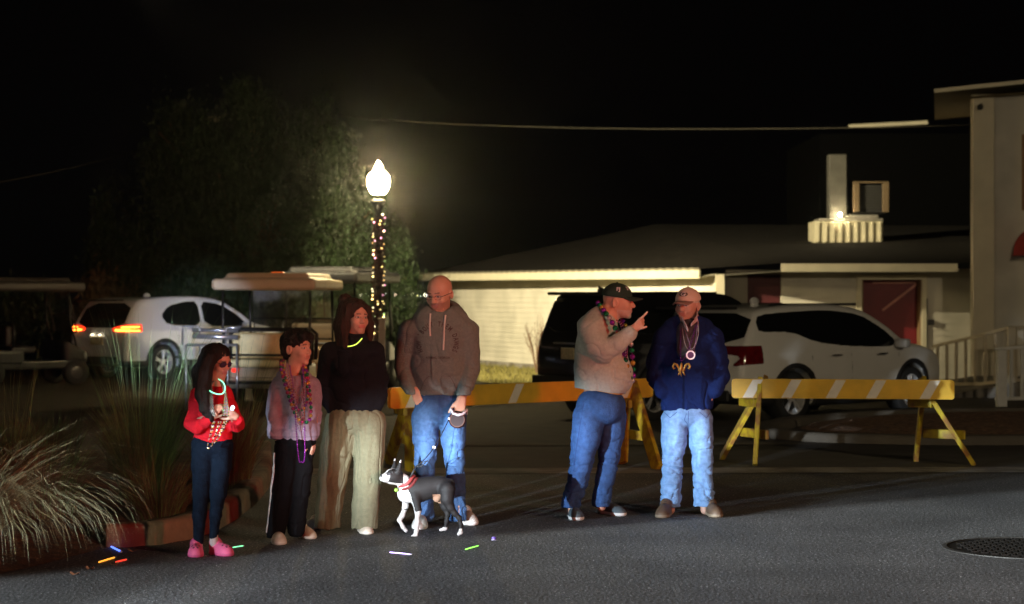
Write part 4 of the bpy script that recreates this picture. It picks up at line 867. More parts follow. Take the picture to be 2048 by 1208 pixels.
# ---------------------------------------------------------------- golf carts
def cart(loc, yaw, label, roofc, seatc, bodyc, roof=(1.42, 2.2), lights=True, sc=1.):
    root = thing('golf_cart', (loc[0], loc[1], 0), label, 'golf cart', 'golf carts behind the crowd', yaw); root.scale = (sc, sc, sc); w, L = roof
    def B(b, nm, m, p=root, s=False): return b.build(nm, m, p, world=False, smooth=s)
    RC = mat('roof_' + roofc[0], roofc[1], .5, var=.08, vs=4); SC_ = mat('seat_' + seatc[0], seatc[1], .5, bump=.2, bs=30); BC = mat('cart_' + bodyc[0], bodyc[1], .4, coat=.5); FR = mat('cart_frame', (.02, .02, .02), .4, .5)
    S = SDF(.014); S.box((0, 0, 1.82), (L, w, .17), rnd=.06); S.box((0, 0, 1.92), (L * .78, w * .80, .14), rnd=.055, k=.08); V, F = S.mesh(); r = mkobj('roof', V, F, RC, root, world=False, smooth=True)
    for sx in (-1, 1):
        for sy in (-1, 1):
            b = MB(); x = sx * L * .40 - (.08 if sx > 0 else 0); b.tube([(x, sy * w * .42, 1.82), (x + (.0 if sx < 0 else .03), sy * w * .42, 1.2), (x + (0 if sx < 0 else .22), sy * w * .40, .5)], .019, 8); B(b, 'roof_post', FR, s=True)
    b = MB(); b.box((.05, 0, .38), (2.3, 1.12, .16), bev=.04, seg=2); b.box((-.45, 0, .52), (.9, 1.14, .28), bev=.06, seg=2); B(b, 'body', BC, s=False)
    S = SDF(.014); S.box((1.0, 0, .62), (.5, 1.14, .5), rnd=.12); S.plane((1.0, 0, .72), (.5, 0, 1)); V, F = S.mesh(); mkobj('cowl', V, F, BC, root, world=False, smooth=True)
    for (x, tilt, nm) in ((-.30, .0, 'front'), (-.62, .0, 'rear')):
        b = MB()
        b.box((x, 0, .915), (.12, 1.14, .37), bev=.055, seg=4)
        B(b, 'backrest', SC_, s=True); b = MB(); b.tube([(x + (.07 if nm == 'front' else .07), .60, .7), (x + .07, .62, 1.08), (x + .07, .54, 1.15), (x + .07, -.54, 1.15), (x + .07, -.62, 1.08), (x + .07, -.60, .7)], .03, 8); B(b, 'seat_frame', FR, s=True); sgn = 1 if nm == 'front' else -1
        b = MB(); b.box((x + sgn * .28, 0, .67), (.48, 1.12, .12), bev=.05, seg=3); B(b, 'seat', SC_, s=True)
    b = MB(); b.box((-1.22, 0, .40), (.4, 1.0, .04), bev=.01); b.tube([(-1.4, -.5, .42), (-1.45, -.5, .8), (-1.45, .5, .8), (-1.4, .5, .42)], .018, 8); B(b, 'footrest', FR)
    for sy in (-1, 1):
        b = MB(); b.tube([(-.6, sy * .60, .62), (-.62, sy * .60, 1.08), (-.72, sy * .60, 1.16), (-.9, sy * .60, 1.12), (-.98, sy * .60, .9), (-.98, sy * .6, .62)], .022, 8); B(b, 'arm_rest', mat('cart_rail', (.12, .11, .10), .3, .8), s=True)
    b = MB(); b.add([(1.02, -w * .4, .98), (1.02, w * .4, .98), (.84, w * .4, 1.78), (.84, -w * .4, 1.78)], [(0, 1, 2, 3)])
    B(b, 'windshield', mat('scratched_screen', (.5, .5, .5), .1, trans=.9, alpha=.35))
    b = MB(); b.tube([(1.02, -w * .4, .98), (1.02, w * .4, .98), (.84, w * .4, 1.78), (.84, -w * .4, 1.78), (1.02, -w * .4, .98)], .016, 6); b.tube([(.95, -w * .4, 1.30), (.95, w * .4, 1.30)], .012, 6); B(b, 'windshield_frame', FR)
    b = MB(); b.lathe([(.17, -.012), (.185, 0), (.17, .012)], 24, (0, 0, 0), 'x'); sw = B(b, 'steering_wheel', FR, s=True); sw.location = (.62, .28, 1.02); sw.rotation_euler = (0, math.radians(35), 0)
    for sx in (-.62, 1.0):
        for sy in (-1, 1):
            b = MB(); b.lathe([(.12, -.09), (.225, -.09), (.24, -.06), (.24, .06), (.225, .09), (.12, .09)], 28, (sx, sy * .52, .24), 'y'); wh = B(b, 'wheel', mat('tyre_rubber', (.015, .015, .015), .8, bump=.3, bs=60), s=True)
            b = MB(); b.lathe([(0, sy * .05), (.07, sy * .055), (.125, sy * .04)], 20, (sx, sy * .52 + sy * .03, .24), 'y'); B(b, 'rim', mat('cart_rim', (.07, .07, .07), .4, .5), wh, True)
    for sy in (-1, 1):
        b = MB(); b.box((-.91, sy * .46, .56), (.03, .10, .06), bev=.01); B(b, 'tail_light', mat('cart_tail_lit', (1, .03, .02), .3, emit=1.2 if lights else .3, ecol=(1, .03, .01)))
    return root
g = at(552, 0, 29.5)
c1 = cart((g[0] - .03, 30.2), math.radians(84), 'cream golf cart with rear-facing cream seats and an amber beacon on its roof', ('cream', (.72, .60, .38)), ('cream', (.88, .70, .34)), ('cream', (.5, .40, .26)), (1.55, 2.2))
b = MB(); b.lathe([(.0, .0), (.10, 0), (.10, .03), (.0, .03)], 16, (-.2, -.02, 1.93)); b.box((-.2, -.02, 1.985), (.12, .19, .055), bev=.015); b.build('beacon', mat('amber_beacon', (.8, .16, .02), .3, emit=.5, ecol=(1, .16, .02)), c1, world=False)
b = MB(); b.lathe([(0, 0), (.03, 0), (.026, .09), (0, .1)], 12, (-.5, .62, 1.88)); b.build('marker_light', mat('red_marker', (.8, .03, .02), .3, emit=.8, ecol=(1, .04, .02)), c1, world=False, smooth=True)
b = MB(); b.box((-.85, .74, .78), (.26, .14, .30), bev=.02); yb = b.build('yellow_box', mat('yellow_case', (.85, .72, .03), .5), c1, world=False); b = MB(); b.lathe([(0, 0), (.055, 0), (.06, .01)], 20, (-.99, .74, .80), 'x'); b.build('dial', mat('brown_dial', (.2, .1, .05), .5), yb, world=False)
g = at(668, 0, 33.5)
c2 = cart((g[0], 34.6), math.radians(75), 'dark-roofed golf cart behind the cream one, left of the lamp post', ('dark', (.06, .06, .065)), ('tan', (.3, .22, .13)), ('dark', (.03, .03, .035)), (1.35, 2.2), False)
c2.location.z = .0; c2.scale = (1.08, 1.08, 1.08)
g = at(95, 0, 38)
c3 = cart((g[0] - .4, 37), math.radians(35), 'dark golf cart with red lights at the far left behind the grasses', ('black', (.05, .045, .04)), ('black', (.04, .03, .03)), ('black', (.02, .02, .02)), (1.35, 2.3))
b = MB(); b.lathe([(0, 0), (.05, 0), (.045, .08), (0, .09)], 12, (-.6, .2, 1.93)); b.build('marker_light', mat('red_marker2', (.8, .03, .02), .3, emit=1.2, ecol=(1, .04, .02)), c3, world=False, smooth=True)
# silver rail rack left of the cream cart
rk = thing('luggage_rack', at(424, 0, 28.5) * (1, 1, 0), 'silver tube rack standing left of the cream golf cart', 'rack')
b = MB(); P = lambda x, y, d=0: at(x, y, 28.5 + d)
b.tube([P(385, 672), P(476, 675)], .035, 10); b.tube([P(365, 690), P(365, 656), P(370, 652), P(396, 653), P(400, 658), P(400, 672)], .014, 8); b.tube([P(452, 690), P(452, 660), P(456, 655), P(480, 656)], .014, 8); b.tube([P(385, 660, .5), P(476, 662, .5)], .03, 10)
b.build('rail', mat('brushed_steel', (.6, .6, .62), .3, .8), rk, smooth=True)
b = MB()
for x in (372, 400, 455, 474): q = P(x, 690); b.tube([q, (q[0], q[1], 0)], .016, 8)
b.tube([P(372, 690), P(474, 690)], .02, 8); b.build('leg', mat('brushed_steel', (.6, .6, .62), .3, .8), rk, smooth=True)

# ================================================================ people
SKIN = (.56, .31, .21)
def frame(f, roll=0.):
    f = np.array(f, float); f /= np.linalg.norm(f); r = np.cross(f, (0, 0, 1)); r /= np.linalg.norm(r); u = np.cross(r, f)
    if roll: r, u = r * math.cos(roll) + u * math.sin(roll), u * math.cos(roll) - r * math.sin(roll)
    return np.stack([r, f, u], 1)
def add_head(S, c, R, s=1., jaw=1., nose=1., bald=False):
    c = np.array(c, float)
    def L(x, y, z): return c + R @ (np.array([x, y, z]) * s)
    def E(p, r, k=.02, op='u'): S.ell(L(*p), np.array(r) * s, R, k * s, op)
    def G(a, b, ra, rb, k=.012, op='u'): S.seg(L(*a), L(*b), ra * s, rb * s, k * s, op=op)
    E((0, -.012, .032), (.077, .097, .084))
    E((0, .02, -.02), (.064 * jaw, .072, .078), .03)
    E((0, .035, -.065), (.046 * jaw, .052, .042), .03)
    E((0, .072, -.098), (.022 * jaw, .018, .016), .02)
    G((0, .084, .012), (0, .104 * (.96 + .04 * nose), -.026), .009, .0125 * nose, .012)
    for q in (-1, 1):
        E((q * .011, .094, -.032), (.009, .011, .008), .006)
        G((q * .012, .083, .024), (q * .042, .074, .026), .009, .008, .014)
        E((q * .042, .062, -.028), (.022, .022, .024), .02)
        E((q * .031, .097, .003), (.016, .013, .0105), .010, 's')
        E((q * .031, .0735, .003), (.0135, .0135, .0125), .002)
        E((q * .079, -.012, -.008), (.011, .022, .033), .006)
        E((q * .088, -.006, -.006), (.007, .012, .02), .006, 's')
    G((-.02, .086, -.054), (.02, .086, -.054), .0075, .0075, .008)
    G((-.016, .0865, -.066), (.016, .0865, -.066), .0075, .0075, .008)
    G((-.026, .098, -.0595), (.026, .098, -.0595), .0032, .0032, .004, 's')
def head_paint(V, col, c, R, s=1., hair=None, beard=None, brow=(.05, .03, .02), lip=(.42, .16, .13), bz=-.04, stub=.5, hairz=None):
    q = (V - c) @ R / s; x, y, z = np.abs(q[:, 0]), q[:, 1], q[:, 2]; near = (np.linalg.norm(q, axis=1) < .15)
    def put(m, cc, a=1.): col[m] = col[m] * (1 - a) + np.array(cc) * a
    if beard is not None:
        n = vnoise(q * 90, 3)
        put(near & (z < bz) & (y > .0) & (z > -.125) & (n > .2), beard, stub)
        put(near & (z < -.04) & (z > -.053) & (x < .028) & (y > .07), beard, stub)
    if hairz is not None: put(near & (z > hairz) & (y < .055 - np.clip(z - .06, 0, 1)), hair, .85)
    put(near & (z > -.072) & (z < -.048) & (x < .024) & (y > .072), lip, .8)
    put(near & (z > .021) & (z < .031) & (x > .012) & (x < .046) & (y > .06), brow, .8)
    e = ((x - .031) / .0135) ** 2 + ((z - .003) / .0062) ** 2
    put(near & (e < 1.) & (y > .06), (.55, .5, .46)); put(near & (e < 1.9) & (e >= 1.) & (y > .06), brow, .5)
    put(near & (((x - .031) ** 2 + (z - .003) ** 2) < .0062 ** 2) & (y > .06), (.03, .02, .015))
    return col
def add_hand(S, w, d, back, thumb=1, s=1., curl=(.5, .5, .5, .5), tcurl=.3, spread=.0, tdir=None):
    w = np.array(w, float); d = np.array(d, float); d /= np.linalg.norm(d); b = np.array(back, float); b = b - d * (b @ d); b /= np.linalg.norm(b)
    sd = np.cross(d, b) * thumb; offs = (.027, .009, -.009, -.026); ln = ((.042, .026, .021), (.046, .03, .022), (.042, .028, .021), (.033, .021, .018))
    tips = []
    for i in range(4):
        kn = w + d * (.088 - (.004, 0, .004, .012)[i]) * s + sd * offs[i] * s
        S.seg(w + sd * offs[i] * .55 * s, kn, .0155 * s, .0108 * s, .012 * s)
        a = 0.; p = kn; base = sd * offs[i] * spread * 8
        for j in range(3):
            a += curl[i] * (.9, 1.15, .8)[j]; v = (d + base) * math.cos(a) - b * math.sin(a); v /= np.linalg.norm(v)
            q = p + v * ln[i][j] * s; S.seg(p, q, (.0095 - .0009 * j) * s, (.0088 - .0009 * j) * s, .003 * s); p = q
        tips.append(p)
    t0 = w + d * .02 * s + sd * .018 * s - b * .004 * s
    v = (sd * .75 + d * .75 - b * (.25 + tcurl * .5)) if tdir is None else np.array(tdir, float); v /= np.linalg.norm(v)
    t1 = t0 + v * .045 * s; v2 = v * .8 + d * .5 - b * tcurl * .6; v2 /= np.linalg.norm(v2); t2 = t1 + v2 * .032 * s; v3 = v2 + d * .2 - b * tcurl * .6; v3 /= np.linalg.norm(v3)
    t3 = t2 + v3 * .026 * s
    S.seg(t0, t1, .0145 * s, .0115 * s, .012 * s); S.seg(t1, t2, .0108 * s, .01 * s, .003 * s); S.seg(t2, t3, .0098 * s, .0082 * s, .003 * s)
    return tips
class Per:
    def __init__(s, Y, px, label, h=.0045):
        s.Y = Y; s.k = Y / FPX; s.h = h
        s.root = thing('person', ((px - 1024) * s.k, Y, 0), label, 'person', 'people watching from the road edge')
        s.S = SDF(h)
    def j(s, px, py, d=0., r=0.):           # r given in photo pixels
        Y = s.Y; return (*[(px - 1024) * s.k, Y + d, CAMH - (py - HOR) * s.k], r * s.k)
    def ch(s, pts): return [s.j(*p) for p in pts]
    def body(s, torso, arms, legs, fy=.7, yaw=0.):
        S = s.S
        zs = [q[1] for q in torso]; n = len(torso)
        torso = [(x, y - 28 if i == 0 else y, d, r * (.68 if i < n - 3 else (.8 if i == n - 3 else 1))) for i, (x, y, d, r) in enumerate(torso)]
        S.chain(s.ch(torso), .03, min(fy, .85), yaw=yaw)
        for a in arms: S.chain([(*q[:3], q[3] * (.8 if i < 2 else 1)) for i, q in enumerate(s.ch(a))], .012)
        for l in legs: S.chain([(*q[:3], q[3] * (.60 if i < len(l) - 1 else .8)) for i, q in enumerate(s.ch(l))], .02)
    def fin(s, paint=None, name='body', col=SKIN):
        V, F = s.S.mesh(); cols = np.tile(np.array(col), (len(V), 1)) * (1 + .1 * (vnoise(V * 30, 2) - .5))[:, None]
        if paint: cols = paint(V, cols)
        o = mkobj(name, V, F, mat('skin', rough=.5, attr=True, var=.05, bump=.1, bs=90), s.root, smooth=True, cols=cols); s.bodyo = o; return o
    def cloth(s, name, S, m, amp=.006, sc=(10, 10, 7), seed=1, wfun=None, paint=None, base=None, parent=None, bands=()):
        V, F = S.mesh()
        cols = None
        if paint is not None: cols = paint(V, np.tile(np.array(base, float), (len(V), 1)))
        if amp: V = folds(V, F, amp, sc, seed, wfun)
        for (zc, wd, am) in bands: V = folds(V, F, am, (6, 6, 19), seed + 5, (lambda Q, zc=zc, wd=wd: np.exp(-((Q[:, 2] - zc) / wd) ** 2)))
        return mkobj(name, V, F, m, parent or s.root, smooth=True, cols=cols)
    def shoe(s, heel, toe, w, ht, m_col, sole, name='shoe', sole_h=.022, open_=False, tz=.6, holes=False):
        """heel / toe = world xy on the ground"""
        a = np.array([*heel[:2], 0.]); b = np.array([*toe[:2], 0.]); f = b - a; L = np.linalg.norm(f); f /= L; r = np.cross(f, (0, 0, 1)); R = np.stack([r, f, (0, 0, 1.)], 1)
        S = SDF(.004)
        def P(x, y, z): return a + R @ np.array([x, y, z])
        S.ell(P(0, L * .2, ht * .55), (w * .40, L * .22, ht * .62), R, .01)
        S.ell(P(0, L * .5, ht * .38), (w * .46, L * .34, ht * .55), R, .03)
        S.ell(P(0, L * .74, ht * .28), (w * .5, L * .26, ht * (.42 if not holes else .5)), R, .03)
        S.ell(P(0, L * .2, ht * .95), (w * .36, L * .16, ht * .3), R, .03)
        S.plane(P(0, 0, sole_h * .5), (0, 0, -1))
        for sgn, yy, ww in ((0, .22, .42), (0, .45, .42), (0, .72, .5)):
            S.ell(P(0, L * yy, sole_h * .5), (w * (ww + .03), L * .27, sole_h * 1.1), R, .015)
        S.plane((0, 0, 0.001), (0, 0, -1)); V, F = S.mesh()
        V[:, 2] = np.where(V[:, 2] > sole_h, V[:, 2], V[:, 2])
        cols = np.tile(np.array(m_col, float), (len(V), 1)); cols[V[:, 2] < sole_h] = sole
        q = (V - a) @ R; 
        if holes:
            for hx, hy in ((-.25, .72), (0, .78), (.25, .72), (-.13, .86), (.13, .86), (0, .66)):
                cols[(np.hypot(q[:, 0] - hx * w, q[:, 1] - hy * L) < .0065) & (V[:, 2] > .035)] = (.02, .01, .01)
        elif tz:
            mm = (np.abs(q[:, 0]) < w * .13) & (q[:, 1] > L * .36) & (q[:, 1] < L * .66) & (V[:, 2] > ht * .45) & (np.sin(q[:, 1] * 420) > .1)
            cols[mm] = np.array(m_col) * tz
        return mkobj(name, V, F, mat('shoe_upper', rough=.65, attr=True, var=.1, bump=.15, bs=200), s.root, smooth=True, cols=cols)
    def beads(s, pts, r, cols, name='bead_necklace', step=None, label=None, link=True):
        """beads threaded on a closed or open path of world points; cols = material list, in order"""
        P = [Vector(p[:3]) for p in pts]; Q = []
        for i in range(len(P) - 1):                        # Catmull-Rom
            p0, p1, p2, p3 = P[max(i - 1, 0)], P[i], P[i + 1], P[min(i + 2, len(P) - 1)]
            for t in np.linspace(0, 1, 14, endpoint=False):
                Q.append(.5 * ((2 * p1) + (p2 - p0) * t + (2 * p0 - 5 * p1 + 4 * p2 - p3) * t * t + (3 * p1 - p0 - 3 * p2 + p3) * t ** 3))
        Q.append(P[-1]); b = MB(); step = step or r * 2.25; acc = 0; n = 0; last = Q[0]; b.ball(last, r, 10 if r > .006 else 6, 7 if r > .006 else 4)
        fm = []
        for q in Q[1:]:
            while (q - last).length >= step:
                last = last + (q - last).normalized() * step; n += 1
                b.ball(last, r, 10 if r > .006 else 6, 7 if r > .006 else 4, n % len(cols))
        if link: b.tube(Q[::3] + [Q[-1]], max(r * .18, .0006), 4, 0)
        o = b.build(name, None, s.root, smooth=True, mats=cols)
        if label: o['label'] = label
        return o
def loop_pts(s, cx, top, bot, w, dz=-.13, back=.07, n=9, sway=0.):
    """points of a necklace hanging in front of a chest: cx, top, bot, w in photo pixels"""
    out = []
    for i in range(n):
        t = i / (n - 1); a = (t - .5) * 2; y = bot - (bot - top) * abs(a) ** 1.7; x = cx + w * np.sign(a) * abs(a) ** .75 + sway * (1 - abs(a))
        d = dz * (1 - .75 * abs(a) ** 3) + (back * .6 if abs(a) == 1 else 0); out.append(s.j(x, y, d))
    return out
BP = mat('bead_purple', (.28, .02, .32), .2, .6, var=0); BG = mat('bead_green', (.01, .2, .07), .2, .6, var=0)
BO = mat('bead_gold', (.62, .36, .06), .2, .6, var=0); BS = mat('bead_silver', (.6, .55, .55), .2, .6, var=0)
BR = mat('bead_pink', (.5, .04, .16), .2, .6, var=0); BK = mat('bead_black', (.05, .03, .06), .15, .8, var=0)

HAIRM = mat('dark_hair', (.010, .006, .004), .62, spec=.25, var=.3, vs=40, bump=.5, bs=60, stretch=(9, 9, 1))
DENIM = mat('blue_denim', rough=.85, attr=True, var=.2, vs=30, bump=.6, bs=140, spec=.2)
KNIT = mat('jersey_cloth', rough=.95, attr=True, var=.10, vs=45, bump=.5, bs=120, spec=.12)
def denim_paint(base, seam=None, fade=None, hem=None):
    def f(V, c):
        c = np.tile(np.array(base, float), (len(V), 1))
        c *= (1 + .35 * (vnoise(V * (9, 9, 5), 5) - .5) + .2 * (vnoise(V * (60, 60, 20), 8) - .5))[:, None]
        if fade is not None:
            for (p, r, a) in fade:
                w = np.exp(-(((V - np.array(p)) / np.array(r)) ** 2).sum(1)); c = c * (1 + w[:, None] * a)
        return c
    return f
def text_mesh(txt, size, bold=0., extr=0.0, shear=0.):
    cu = bpy.data.curves.new('t', 'FONT'); cu.body = txt; cu.size = size; cu.align_x = 'CENTER'; cu.extrude = extr; cu.offset = bold; cu.shear = shear; cu.resolution_u = 3
    o = bpy.data.objects.new('t', cu); C.objects.link(o); dg = bpy.context.evaluated_depsgraph_get(); me = o.evaluated_get(dg).to_mesh()
    V = np.array([v.co[:] for v in me.vertices]); F = [tuple(p.vertices) for p in me.polygons]; w = 0
    o.evaluated_get(dg).to_mesh_clear(); bpy.data.objects.remove(o); bpy.data.curves.remove(cu); return V, F
from mathutils.bvhtree import BVHTree
def on_surface(o, V, org, U, Wv, N, off=.003):
    """lay 2-D points (metres) on an object's surface: org + u*U + v*W, dropped along -N"""
    M_ = wloc(o); bv = BVHTree.FromPolygons([tuple(np.array(v.co[:]) + M_) for v in o.data.vertices], [tuple(p.vertices) for p in o.data.polygons])
    out = []; N = Vector(N).normalized(); last = 0.
    for v in V:
        p = Vector(org) + Vector(U) * float(v[0]) + Vector(Wv) * float(v[1]); h = bv.ray_cast(p + N * .5, -N, 1.2)
        if h[0] is not None: last = (h[0] - p).dot(N)
        out.append(p + N * (last + off))
    return out

def stitch(p, je, lines, org, col=(.03, .07, .2), r=.0022):
    for ln in lines:
        Q = [Vector(q) for q in ln]; d = [Q[i].lerp(Q[i + 1], t) for i in range(len(Q) - 1) for t in (0, .25, .5, .75)] + [Q[-1]]
        w = on_surface(je, [((x[0] - org[0]) * p.k, (org[1] - x[1]) * p.k) for x in d], p.j(*org)[:3], (1, 0, 0), (0, 0, 1), (0, -1, 0), .0006)
        b = MB(); b.tube(w, r, 4); b.build('seam', mat('jeans_seam', (.02, .05, .18), .9), je)
# ---- girl in the red sweater -------------------------------------------------
def girl():
    p = Per(12.75, 412, 'girl with long dark hair, sunglasses, red sweater, navy leggings and pink clogs')
    R = frame((.78, -.58, -.30)); hc = np.array(p.j(436, 722)[:3]); s = .86
    add_head(p.S, hc, R, s, .92, .8)
    p.body([(424, 885, 0, 30), (424, 850, 0, 28), (424, 805, 0, 31), (430, 775, 0, 20), (434, 752, 0, 13), (435, 738, 0, 13)],
           [[(398, 790, .02, 11), (384, 848, -.02, 10), (428, 832, -.15, 8)], [(452, 785, 0, 11), (476, 848, -.03, 9), (468, 828, -.12, 7)]],
           [[(408, 900, 0, 22), (402, 985, 0, 15), (396, 1092, 0, 9)], [(440, 900, 0, 22), (436, 985, 0, 15), (428, 1082, 0, 9)]], 1.0)
    add_hand(p.S, p.j(429, 832, -.15)[:3], (.55, -.35, .75), (-.3, -.95, -.1), 1, .8, (.75, .8, .8, .8), .5)
    add_hand(p.S, p.j(478, 832, -.12)[:3], (-.75, -.2, .55), (.2, -.9, .3), -1, .8, (.45, .5, .5, .5), .4)
    p.fin(lambda V, c: head_paint(V, c, hc, R, s))
    # sweater
    S = SDF(.005)
    S.chain(p.ch([(426, 872, 0, 39), (424, 840, 0, 34), (422, 800, 0, 31), (428, 778, 0, 19)]), .03, .72)
    S.ell(p.j(425, 785)[:3], (.105, .08, .06), k=.03)
    S.chain(p.ch([(398, 792, .0, 18), (385, 845, -.03, 14.5), (399, 852, -.08, 13), (427, 836, -.15, 9.5)]), .03)
    S.chain(p.ch([(450, 788, 0, 16), (476, 850, -.03, 13), (480, 838, -.1, 11)]), .03)
    S.plane(p.j(425, 892)[:3], (0, 0, -1)); S.plane(p.j(436, 765)[:3], (.2, -.3, 1), .01)
    red = (.55, .012, .022)
    p.cloth('sweater', S, KNIT, .009, (9, 9, 11), 4, paint=lambda V, c: np.where(((V[:, 2] < p.j(0, 884)[2]))[:, None], np.array(red) * .8, np.array(red)) * np.ones((len(V), 1)), base=red)
    S = SDF(.005)
    S.chain(p.ch([(408, 890, 0, 25), (406, 930, 0, 23), (402, 985, 0, 17), (399, 1030, 0, 14), (397, 1082, 0, 10)]), .015)
    S.chain(p.ch([(442, 890, .0, 24), (442, 930, .0, 21), (437, 985, .0, 16), (431, 1030, .0, 12), (427, 1072, .0, 9)]), .015)
    S.ell(p.j(425, 893)[:3], (.118, .095, .06), k=.03)
    p.cloth('leggings', S, KNIT, .003, (10, 10, 16), 2, paint=lambda V, c: c, base=(.004, .009, .018))
    for hx, hy, tx, ty, lab in ((397, 1090, 391, 1116, 0), (430, 1082, 461, 1103, 1)):
        a, b = gnd(hx, hy), gnd(tx, ty); a = b + (a - b) / np.linalg.norm(a - b) * .21; a[1] = max(a[1], p.Y - .06)
        if lab: a = np.array(p.j(427, 1090)[:3]) + np.array([-.02, .06, 0]); b = a + np.array([.145, -.155, 0])
        p.shoe(a, b, .092, .085, (.75, .12, .25), (.6, .08, .2), 'clog', .02, holes=True)
        S = SDF(.005); S.seg((*p.j(397 if not lab else 428, 1098 if not lab else 1086)[:3],), p.j(397 if not lab else 428, 1078 if not lab else 1066)[:3], .027, .026); p.cloth('sock', S, mat('white_sock', (.45, .38, .34), .9), 0)
    # hair
    S = SDF(.006); q = lambda x, y, z: hc + R @ (np.array([x, y, z]) * s)
    S.ell(q(0, -.022, .042), np.array((.092, .108, .088)) * s, R, .02)
    for (a, b, c, d) in ((-.075, -.03, -.02, .04), (-.05, -.09, -.03, .05), (0, -.1, -.05, .055), (.06, -.08, -.05, .045), (.085, -.02, -.02, .032)):
        S.seg(q(a * .8, b, .03), q(a * 1.1, b * 1.2, -.12), d * s, (d + .004) * s, .03)
        S.seg(q(a * 1.1, b * 1.2, -.12), np.array(q(a * 1.25, b * 1.25, -.12)) + (0, 0, -.14), (d + .004) * s, d * .7 * s, .03)
    S.chain(p.ch([(424, 715, -.08, 13), (415, 745, -.11, 15), (412, 785, -.14, 14), (420, 815, -.16, 12), (430, 835, -.165, 7)]), .02)
    S.ell(q(0, .105, -.035), np.array((.058, .075, .095)) * s, R, .02, 's')
    V, F = S.mesh(); V = folds(V, F, .009, (46, 46, 6), 3)
    mkobj('hair', V, F, HAIRM, p.root, smooth=True)
    # sunglasses
    b = MB(); lens = MB()
    for sg in (-1, 1):
        pts = [q(sg * (.033 + .026 * math.cos(t)), .098 - .012 * abs(.033 + .026 * math.cos(t)) / .05, .001 + .021 * math.sin(t) - .004 * math.cos(t)) for t in np.linspace(0, 2 * PI, 15)]
        b.tube(pts, .0022, 6); lens.add([x for x in pts[:-1]], [tuple(range(14))])
        b.tube([q(sg * .058, .09, .008), q(sg * .076, .03, .008), q(sg * .079, -.03, .0)], .0022, 5)
    b.tube([q(-.01, .102, .008), q(.01, .102, .008)], .002, 5)
    o = b.build('sunglasses', mat('glasses_frame', (.1, .05, .06), .25, .6), p.root); lens.build('lens', mat('dark_lens', (.06, .02, .05), .08, .2, spec=.8), o)
    # bead strands gathered in the hands
    for k in range(5):
        p.beads([p.j(430 - k, 762, -.06), p.j(424 + 2 * k, 785, -.15), p.j(428 + 2 * k, 812, -.19), p.j(437 + k, 828, -.22)], .0042, [BS, BG] if k % 2 else [BK, BS])
        p.beads([p.j(448 - k, 762, -.09), p.j(459 - k, 785, -.14), p.j(464 - 2 * k, 808, -.18), p.j(466 - 3 * k, 828, -.2)], .0042, [BS, BP] if k % 2 else [BG, BO])
    for k, (x0, xb, yb) in enumerate(((436, 424, 893), (439, 431, 872), (446, 441, 868), (451, 433, 884), (457, 449, 860))):
        p.beads([p.j(x0, 840, -.2), p.j(.4 * x0 + .6 * xb, .5 * (840 + yb), -.19), p.j(xb, yb, -.175), p.j(.55 * xb + .45 * 466, .45 * (850) + .55 * yb, -.18), p.j(464 - 2 * k, 838, -.19)], .0042, [BS, BO, BK])
    t = MB(); t.tube(spl([p.j(422, 776, -.13), p.j(430, 781, -.165), p.j(442, 785, -.185), p.j(452, 785, -.185), p.j(457, 779, -.17), p.j(456, 770, -.14), p.j(450, 762, -.11), p.j(441, 757, -.09)]), .0036, 8)
    t.build('glow_necklace', glow('glow_mint', (.25, 1, .6), 1.6), p.root, smooth=True)['label'] = 'glowing mint green tube round the neck'
    t = MB(); t.ball(p.j(416, 771, -.155), .012, sc=(.7, .5, 1.4)); t.build('glow_clip', glow('glow_green', (.1, .9, .25), .9), p.root, smooth=True)
    t = MB(); g = p.j(473, 812, -.17); t.ball(g, .0125, sc=(1, .9, 1)); t.lathe([(.0085, -.004), (.0105, 0), (.0085, .004)], 14, (g[0] - .004, g[1] + .005, g[2] - .014))
    t.build('glow_ring', glow('glow_white_blue', (.5, .8, 1), 3), p.root, smooth=True)['label'] = 'light-up ring shining blue white'
    l = lamp('glow_ring_light', 'POINT', (g[0] - .012, g[1] - .03, g[2] + .0), .10, (.4, .55, 1), .012); l.parent = p.root; l.location = Vector(l.location) - p.root.location
girl()

